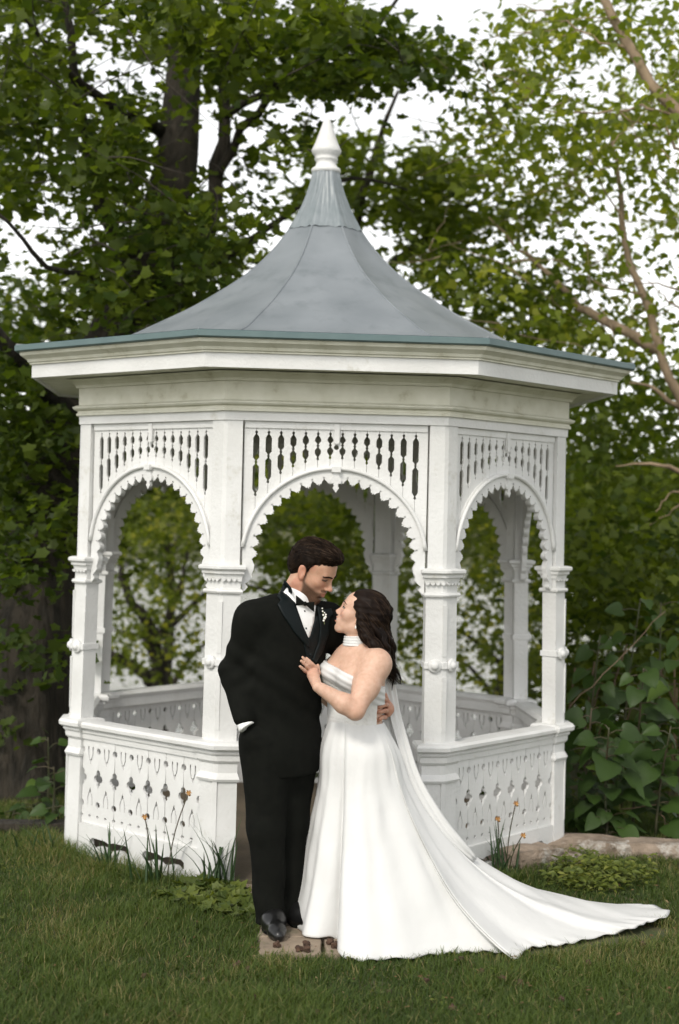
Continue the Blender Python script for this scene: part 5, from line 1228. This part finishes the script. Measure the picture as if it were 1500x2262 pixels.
# bodice and fold-over band
nl0, nl1 = bp(712, 1459), bp(848, 1513); nd = (nl1-nl0); nup = Vector((0, 1, 0)).cross(nd); nup = nup if nup.z > 0 else -nup; nup.normalize()
bd = SDF(); bd.pr = list(tor.pr); bd.disp = lambda P: .0012*np.sin(P[..., 2]*420)*np.sin(P[..., 0]*300+P[..., 1]*220); bd.cut(nl0-nup*.01, nup); bd.cut(bw_+Vector((0, 0, -.085)), (0, 0, -1))
obj('bodice', bd.mesh('bodice', (-.16, -2.36, .80), (.26, -1.86, 1.32), .0045, .006), LACE, bride)
bn_ = SDF(); bn_.pr = list(tor.pr); bn_.disp = lambda P: .0016*np.sin(((P-np.array(nl0))@np.array(nup))*230+P[..., 0]*22)+.004*np.sin(((P-np.array(nl0))@np.array(nup))*PI/.062+PI)
lo_n = (nup+Vector((.16, 0, 0))).normalized()
bn_.cut(nl0, nup); bn_.cut(nl0-nup*.062, -lo_n)
band_me = bn_.mesh('neckline_band', (-.18, -2.38, 1.0), (.26, -1.84, 1.34), .0045, .0125); obj('neckline_band', band_me, GOWN, bride)
# choker scarf and its tails
sc_ = SDF(); ca, cb = bp(789, 1426, .005), bp(790, 1404, .005); sc_.cone(ca, cb, .0625, .0585, .01); dn = (bp(792, 1400)-bp(790, 1428)).normalized(); dn = (dn+Vector((-.12, 0, 0))).normalized()
sc_.cut(bp(790, 1403, 0), dn); sc_.cut(bp(791, 1425, 0), -dn); sc_.disp = lambda P: .0018*np.sin(((P-np.array(ca))@np.array(dn))*520+P[..., 0]*30)
obj('scarf_choker', sc_.mesh('scarf_choker', ca-Vector((.09, .09, .05)), ca+Vector((.09, .09, .09)), .0038), GOWN, bride)
def ribbon(name, cl_, wid, m, root, th=.002, n=40):
    P = catmull(cl_, n); W_ = np.interp(np.linspace(0, 1, n), np.linspace(0, 1, len(wid)), wid); k = 9; rings = []
    for i in range(n):
        t = Vector(P[min(i+1, n-1)]-P[max(i-1, 0)]).normalized(); s = Vector((1, .35, 0)); s = (s-t*s.dot(t)).normalized(); nn = t.cross(s)
        if nn.y > 0: nn = -nn
        fr = [Vector(P[i])+s*((j/(k-1)-.5)*W_[i])+nn*(.006*math.sin(j*1.7+i*.12)) for j in range(k)]
        rings.append(fr+[p-nn*th for p in reversed(fr)])
    b = MB(); b.loft(rings); return b.obj(name, m, root, True)
ribbon('scarf_tail', [bp(832, 1425, .06), bp(850, 1468, .09), bp(862, 1520, .09), bp(872, 1575, .08), bp(890, 1640, .06), bp(914, 1715, .04), bp(955, 1790, .02), bp(1010, 1862, .02), bp(1050, 1900, .06)], [.03, .05, .052, .055, .06, .065, .07, .06, .03], GOWN, bride)
ribbon('scarf_tail', [bp(828, 1425, .07), bp(846, 1470, .12), bp(853, 1530, .11), bp(858, 1590, .1), bp(872, 1650, .09), bp(895, 1730, .07), bp(930, 1810, .08)], [.03, .04, .045, .05, .055, .06, .06], GOWN, bride)
# skirt with train
hem = [(666, 2056), (672, 2067), (700, 2071), (735, 2069), (746, 2078), (744, 2100), (752, 2113), (800, 2124), (850, 2121), (900, 2119), (950, 2112), (1000, 2107), (1060, 2104), (1110, 2106), (1140, 2119), (1156, 2108), (1165, 2098), (1250, 2088), (1310, 2074), (1360, 2064), (1400, 2052), (1430, 2040), (1472, 2027), (1476, 2012), (1440, 2002)]
HP = [gnd(x, y, .035 if x > 1380 or x < 740 else .014) for x, y in hem]
HP += [Vector((x, y, .012)) for x, y in ((1.22, -1.93), (1.0, -1.82), (.75, -1.74), (.5, -1.70), (.25, -1.70), (.08, -1.76), (-.02, -1.84), (-.10, -1.95))]
HP.append(HP[0].copy()); HPn = catmull(HP, 361)[:-1]; NH = 360; NT = 90
wc = bp(785, 1592, .02); ang = np.array([math.atan2(p[1]-wc.y, p[0]-wc.x) for p in HPn]); ang = np.unwrap(ang); tot = ang[-1]-ang[0]
ang = ang[0]+(ang-ang[0])*(2*PI*np.sign(tot)/ (tot+(ang[1]-ang[0])))
arc = ang[0]+np.sign(tot)*2*PI*np.arange(NH)/NH; mixa = .45*ang+.55*arc
fb = np.array([bf.x, bf.y]); lb = np.array([bl_.x, bl_.y])
V = np.zeros((NT, NH, 3)); zt = wc.z
def p_off(a): return 1.5*math.sin(2*a)
ph = RNG.uniform(0, 6.28, 6); LAM = .40; uu = np.arange(NH)/NH*2*PI
for j in range(NH):
    a = mixa[j]; dv = np.array([math.cos(a), math.sin(a)]); rw = 1/math.sqrt(((dv@lb)/.133)**2+((dv@fb)/.104)**2)
    w0 = np.array([wc.x, wc.y])+dv*rw; h = HPn[j]; L = np.hypot(*(h[:2]-w0)); dd = (h[:2]-w0)/max(L, 1e-4); perp = np.array([-dd[1], dd[0]])
    lam = LAM; e1 = math.exp(-L/lam)
    for i in range(NT):
        t = i/(NT-1)
        # blend of parameters so that rows are spread over both height and run
        tt = t**.9; s = L*tt**(1.0+.75*min(1, L))
        z = h[2]+(zt-h[2])*((math.exp(-s/lam)-e1)/(1-e1))
        hipb = .020*math.exp(-((zt-z-.12)/.10)**2)
        fold = (math.sin(7*a+ph[0]+1.4*math.sin(3*a))+.55*math.sin(12*a+ph[1]+math.sin(2*a))+.15*math.sin(23*a+ph[2]))
        vert = min(1, (z-h[2])/.25); amp = (.003+.015*t*min(1, .35+L)+.009*t*min(1, L/.5))*(1-t**6)*(.35+.65*vert)
        p = w0+dd*(s+hipb+amp*fold)+perp*(.35*amp*math.sin(13*a+ph[3]))+dd*(t*(1-t)*.055*noise.noise(Vector((math.cos(a)*2.4, math.sin(a)*2.4, z*2.6)))+t*(1-t)*.022*noise.noise(Vector((math.cos(a)*5+9, math.sin(a)*5, z*7+p_off(a)))))
        zz = z
        if L > .35: zz += (1-vert)*t*(1-t)*.05*max(0, math.sin(7*s/.5+9*uu[j]+ph[4]))*min(1, L-.3)
        if t > .93 and L > .3: zz += .010*(.5+.5*math.sin(uu[j]*46+2*math.sin(uu[j]*9)))*(t-.93)/.07
        V[i, j] = (p[0], p[1], zz)
VV = V.reshape(-1, 3); i0 = np.arange(NT-1)[:, None]*NH; j0 = np.arange(NH)[None]; j1 = (j0+1) % NH
F = np.stack([i0+j0, i0+NH+j0, i0+NH+j1, i0+j1], -1).reshape(-1, 4)
if tot < 0: F = F[:, ::-1]
inner = VV.copy(); cx = inner.reshape(NT, NH, 3); cx[:, :, :2] = np.array([wc.x, wc.y])+(cx[:, :, :2]-np.array([wc.x, wc.y]))*.985; cx[:, :, 2] -= .004
n0 = len(VV); last = (NT-1)*NH; rim = np.stack([last+j0[0], last+n0+j0[0], last+n0+j1[0], last+j1[0]], -1); rim = rim if tot > 0 else rim[:, ::-1]
sk_me = npmesh('skirt', np.r_[VV, cx.reshape(-1, 3)], np.r_[F, F[:, ::-1]+n0, rim]); sk_me.polygons.foreach_set('use_smooth', [True]*len(sk_me.polygons)); obj('skirt', sk_me, GOWN, bride)
# ring, earring
rp = at(679.5, 1474, yh-.013); b = MB(); b.tube([rp+Vector((.0075*math.cos(t), -.002+.004*math.sin(t), .004*math.cos(t)+.006*math.sin(t))) for t in np.linspace(0, 2*PI, 13)], [.0011]*13, 6); b.obj('ring', GOLD, bride, True)
ep = HB_.w(-.004, .084, -.036); b = SDF(); b.ell(ep+Vector((0, 0, -.012)), (.0045, .0045, .006)); b.cone(ep, ep+Vector((0, 0, -.01)), .0014, .0014, .003); obj('earring', b.mesh('earring', ep-Vector((.014, .014, .03)), ep+Vector((.014, .014, .012)), .0014), PEARL, bride)
# hair: half-up, long loose waves down her back
bh = SDF(); w = HB_.w; s_ = HB_.sc
bh.ell(w(-.020, 0, .056), np.array((.108, .086, .090))*s_, HB_.A, .02); bh.ell(w(-.075, 0, .015), np.array((.060, .074, .075))*s_, HB_.A, .04)
bun = [bp(846, 1334, .01), bp(858, 1347, .0), bp(849, 1352, -.035), bp(856, 1364, -.01), bp(842, 1366, -.04), bp(838, 1342, -.03)]
for i, c in enumerate(bun): bh.ell(c, (.020, .020, .018), None, .006)
for s in (1, -1):
    bh.cone(w(.020, s*.072, .05), w(-.020, s*.079, .000), .022*s_, .022*s_, .02); bh.cone(w(-.020, s*.079, .0), w(-.065, s*.070, -.05), .022*s_, .030, .02)
fall = [bp(822, 1375, .0), bp(838, 1405, .0), bp(843, 1440, .02), bp(856, 1468, .05), bp(868, 1492, .07)]
fr_ = [.052, .046, .038, .026, .012]
for i in range(4): bh.cone(fall[i], fall[i+1], fr_[i], fr_[i+1], .03)
fall2 = [bp(800, 1385, -.07), bp(812, 1408, -.08), bp(828, 1425, -.09), bp(850, 1445, -.06), bp(862, 1470, -.02)]
for i in range(4): bh.cone(fall2[i], fall2[i+1], (.020, .021, .022, .018)[i], (.021, .022, .018, .010)[i], .02)
bh.ell(w(.125, 0, -.020), np.array((.082, .100, .105))*s_, HB_.A, .010, '-')
for s in (1, -1): bh.ell(w(.055, s*.085, -.040), np.array((.052, .035, .07))*s_, HB_.A, .010, '-')
def bdisp(P):
    q = HB_.inv(P); a = q[..., 1]*120+np.sin(q[..., 2]*45)*2+q[..., 2]*25
    return .0012*np.sin(a+q[..., 0]*40)+.0012*np.sin(q[..., 2]*210+q[..., 0]*60+np.sin(q[..., 1]*80))
bh.disp = bdisp
bh_me = bh.mesh('hair', (HB_.o.x-.13, HB_.o.y-.17, 1.05), (HB_.o.x+.22, HB_.o.y+.18, HB_.o.z+.14), .0036); bho = obj('hair', bh_me, HAIRF, bride)
pth = []
for i in range(420):
    u = random.random(); base_ = [w(-.05-.05*random.random(), random.uniform(-.075, .075), .0-.03*random.random())]
    P0 = base_[0]; off = Vector((random.gauss(0, .022), random.gauss(0, .026), 0)); L = random.uniform(.55, 1.08); pts = []
    fl = catmull([tuple(c) for c in ([bp(828, 1358, 0)]+fall+[bp(877, 1512, .07)])], 26); nn = max(6, int(26*L)) if L < 1 else 26
    for kk in range(nn):
        f = kk/25; sp = (1-.55*f); wv = (.010+.006*(i%3))*math.sin(kk*.7+(i%5))*f; p = Vector(fl[kk])+off*sp*1.15+Vector((wv, .5*wv, 0)); pts.append(p)
    pth.append(pts[4:nn])
strands('hair_strand', pth[::4], .0011, HAIRL, bho, 3); strands('hair_strand', pth[1::4]+pth[2::4]+pth[3::4], .0013, HAIRF, bho, 3)
hv = verts_of(bh_me); htree = bvh(bh_me); pth = []
for i in random.sample(range(len(hv)), 1100):
    p = Vector(hv[i]); q = HB_.inv(hv[i:i+1])[0]
    if q[0] > .035: continue
    flow = HB_.R @ Vector((-1, .2*math.sin(i*1.3), -.45)) if p.z > HB_.o.z-.05 else Vector((.35+.3*math.sin(p.z*60+i), 0, -1))
    pt = hug(htree, p, flow, .055, 6, .0026)
    if len(pt) == 6: pth.append(pt)
strands('hair_strand', pth[::3], .0007, HAIRL, bho, 3); strands('hair_strand', pth[1::3]+pth[2::3], .0009, HAIRF, bho, 3)

# loose locks and the pinned twist at the back of her head
def lock(name, P, r, m, wig, fr, ph_):
    P = catmull([tuple(p) for p in P], 22); b = MB(); pts = []; rr = []
    for i, p in enumerate(P):
        f = i/21; a = fr*f*2*PI+ph_; pts.append(Vector(p)+Vector((math.cos(a), .6*math.sin(a), .25*math.sin(a)))*wig*(.25+f)); rr.append(r*(.75+.35*math.sin(PI*min(1, f*1.1)))*(1-.88*f**3.5))
    b.tube(pts, rr, 8, .06); return b.obj(name, m, bho, True)
for i in range(11):
    s0 = [(826, 1372, .02), (838, 1378, .0), (848, 1380, -.03), (818, 1382, -.07), (832, 1386, -.06)][i % 5]; e = [(872, 1496, .05), (864, 1486, .02), (878, 1510, .07), (858, 1468, -.02), (868, 1478, .0), (881, 1490, .06)][i % 6]
    j = lambda k: random.gauss(0, k)
    lock('hair_lock', [bp(s0[0]+j(4), s0[1]+j(4), s0[2]), bp(s0[0]*.55+e[0]*.45+3+j(3), 1420+j(6), s0[2]*.6+e[2]*.4-.02), bp(s0[0]*.25+e[0]*.75+j(3), 1452+j(6), e[2]-.01), bp(e[0]+j(4), e[1]+j(8), e[2])], .0125, HAIRF, .012, random.uniform(1.3, 2.2), i*1.3)
for i, c in enumerate(bun):
    b = MB(); a0 = i*1.1; pts = []
    for k in range(20):
        a = a0+k/19*4.6; q = .014+.006*k/19; pts.append(c+Vector((q*math.cos(a), -.014-.004*math.sin(k*.5), q*math.sin(a))))
    b.tube(pts, [.0062*math.sin(PI*(.12+.8*k/19)) for k in range(20)], 7, .05); b.obj('hair_curl', HAIRF, bho, True)
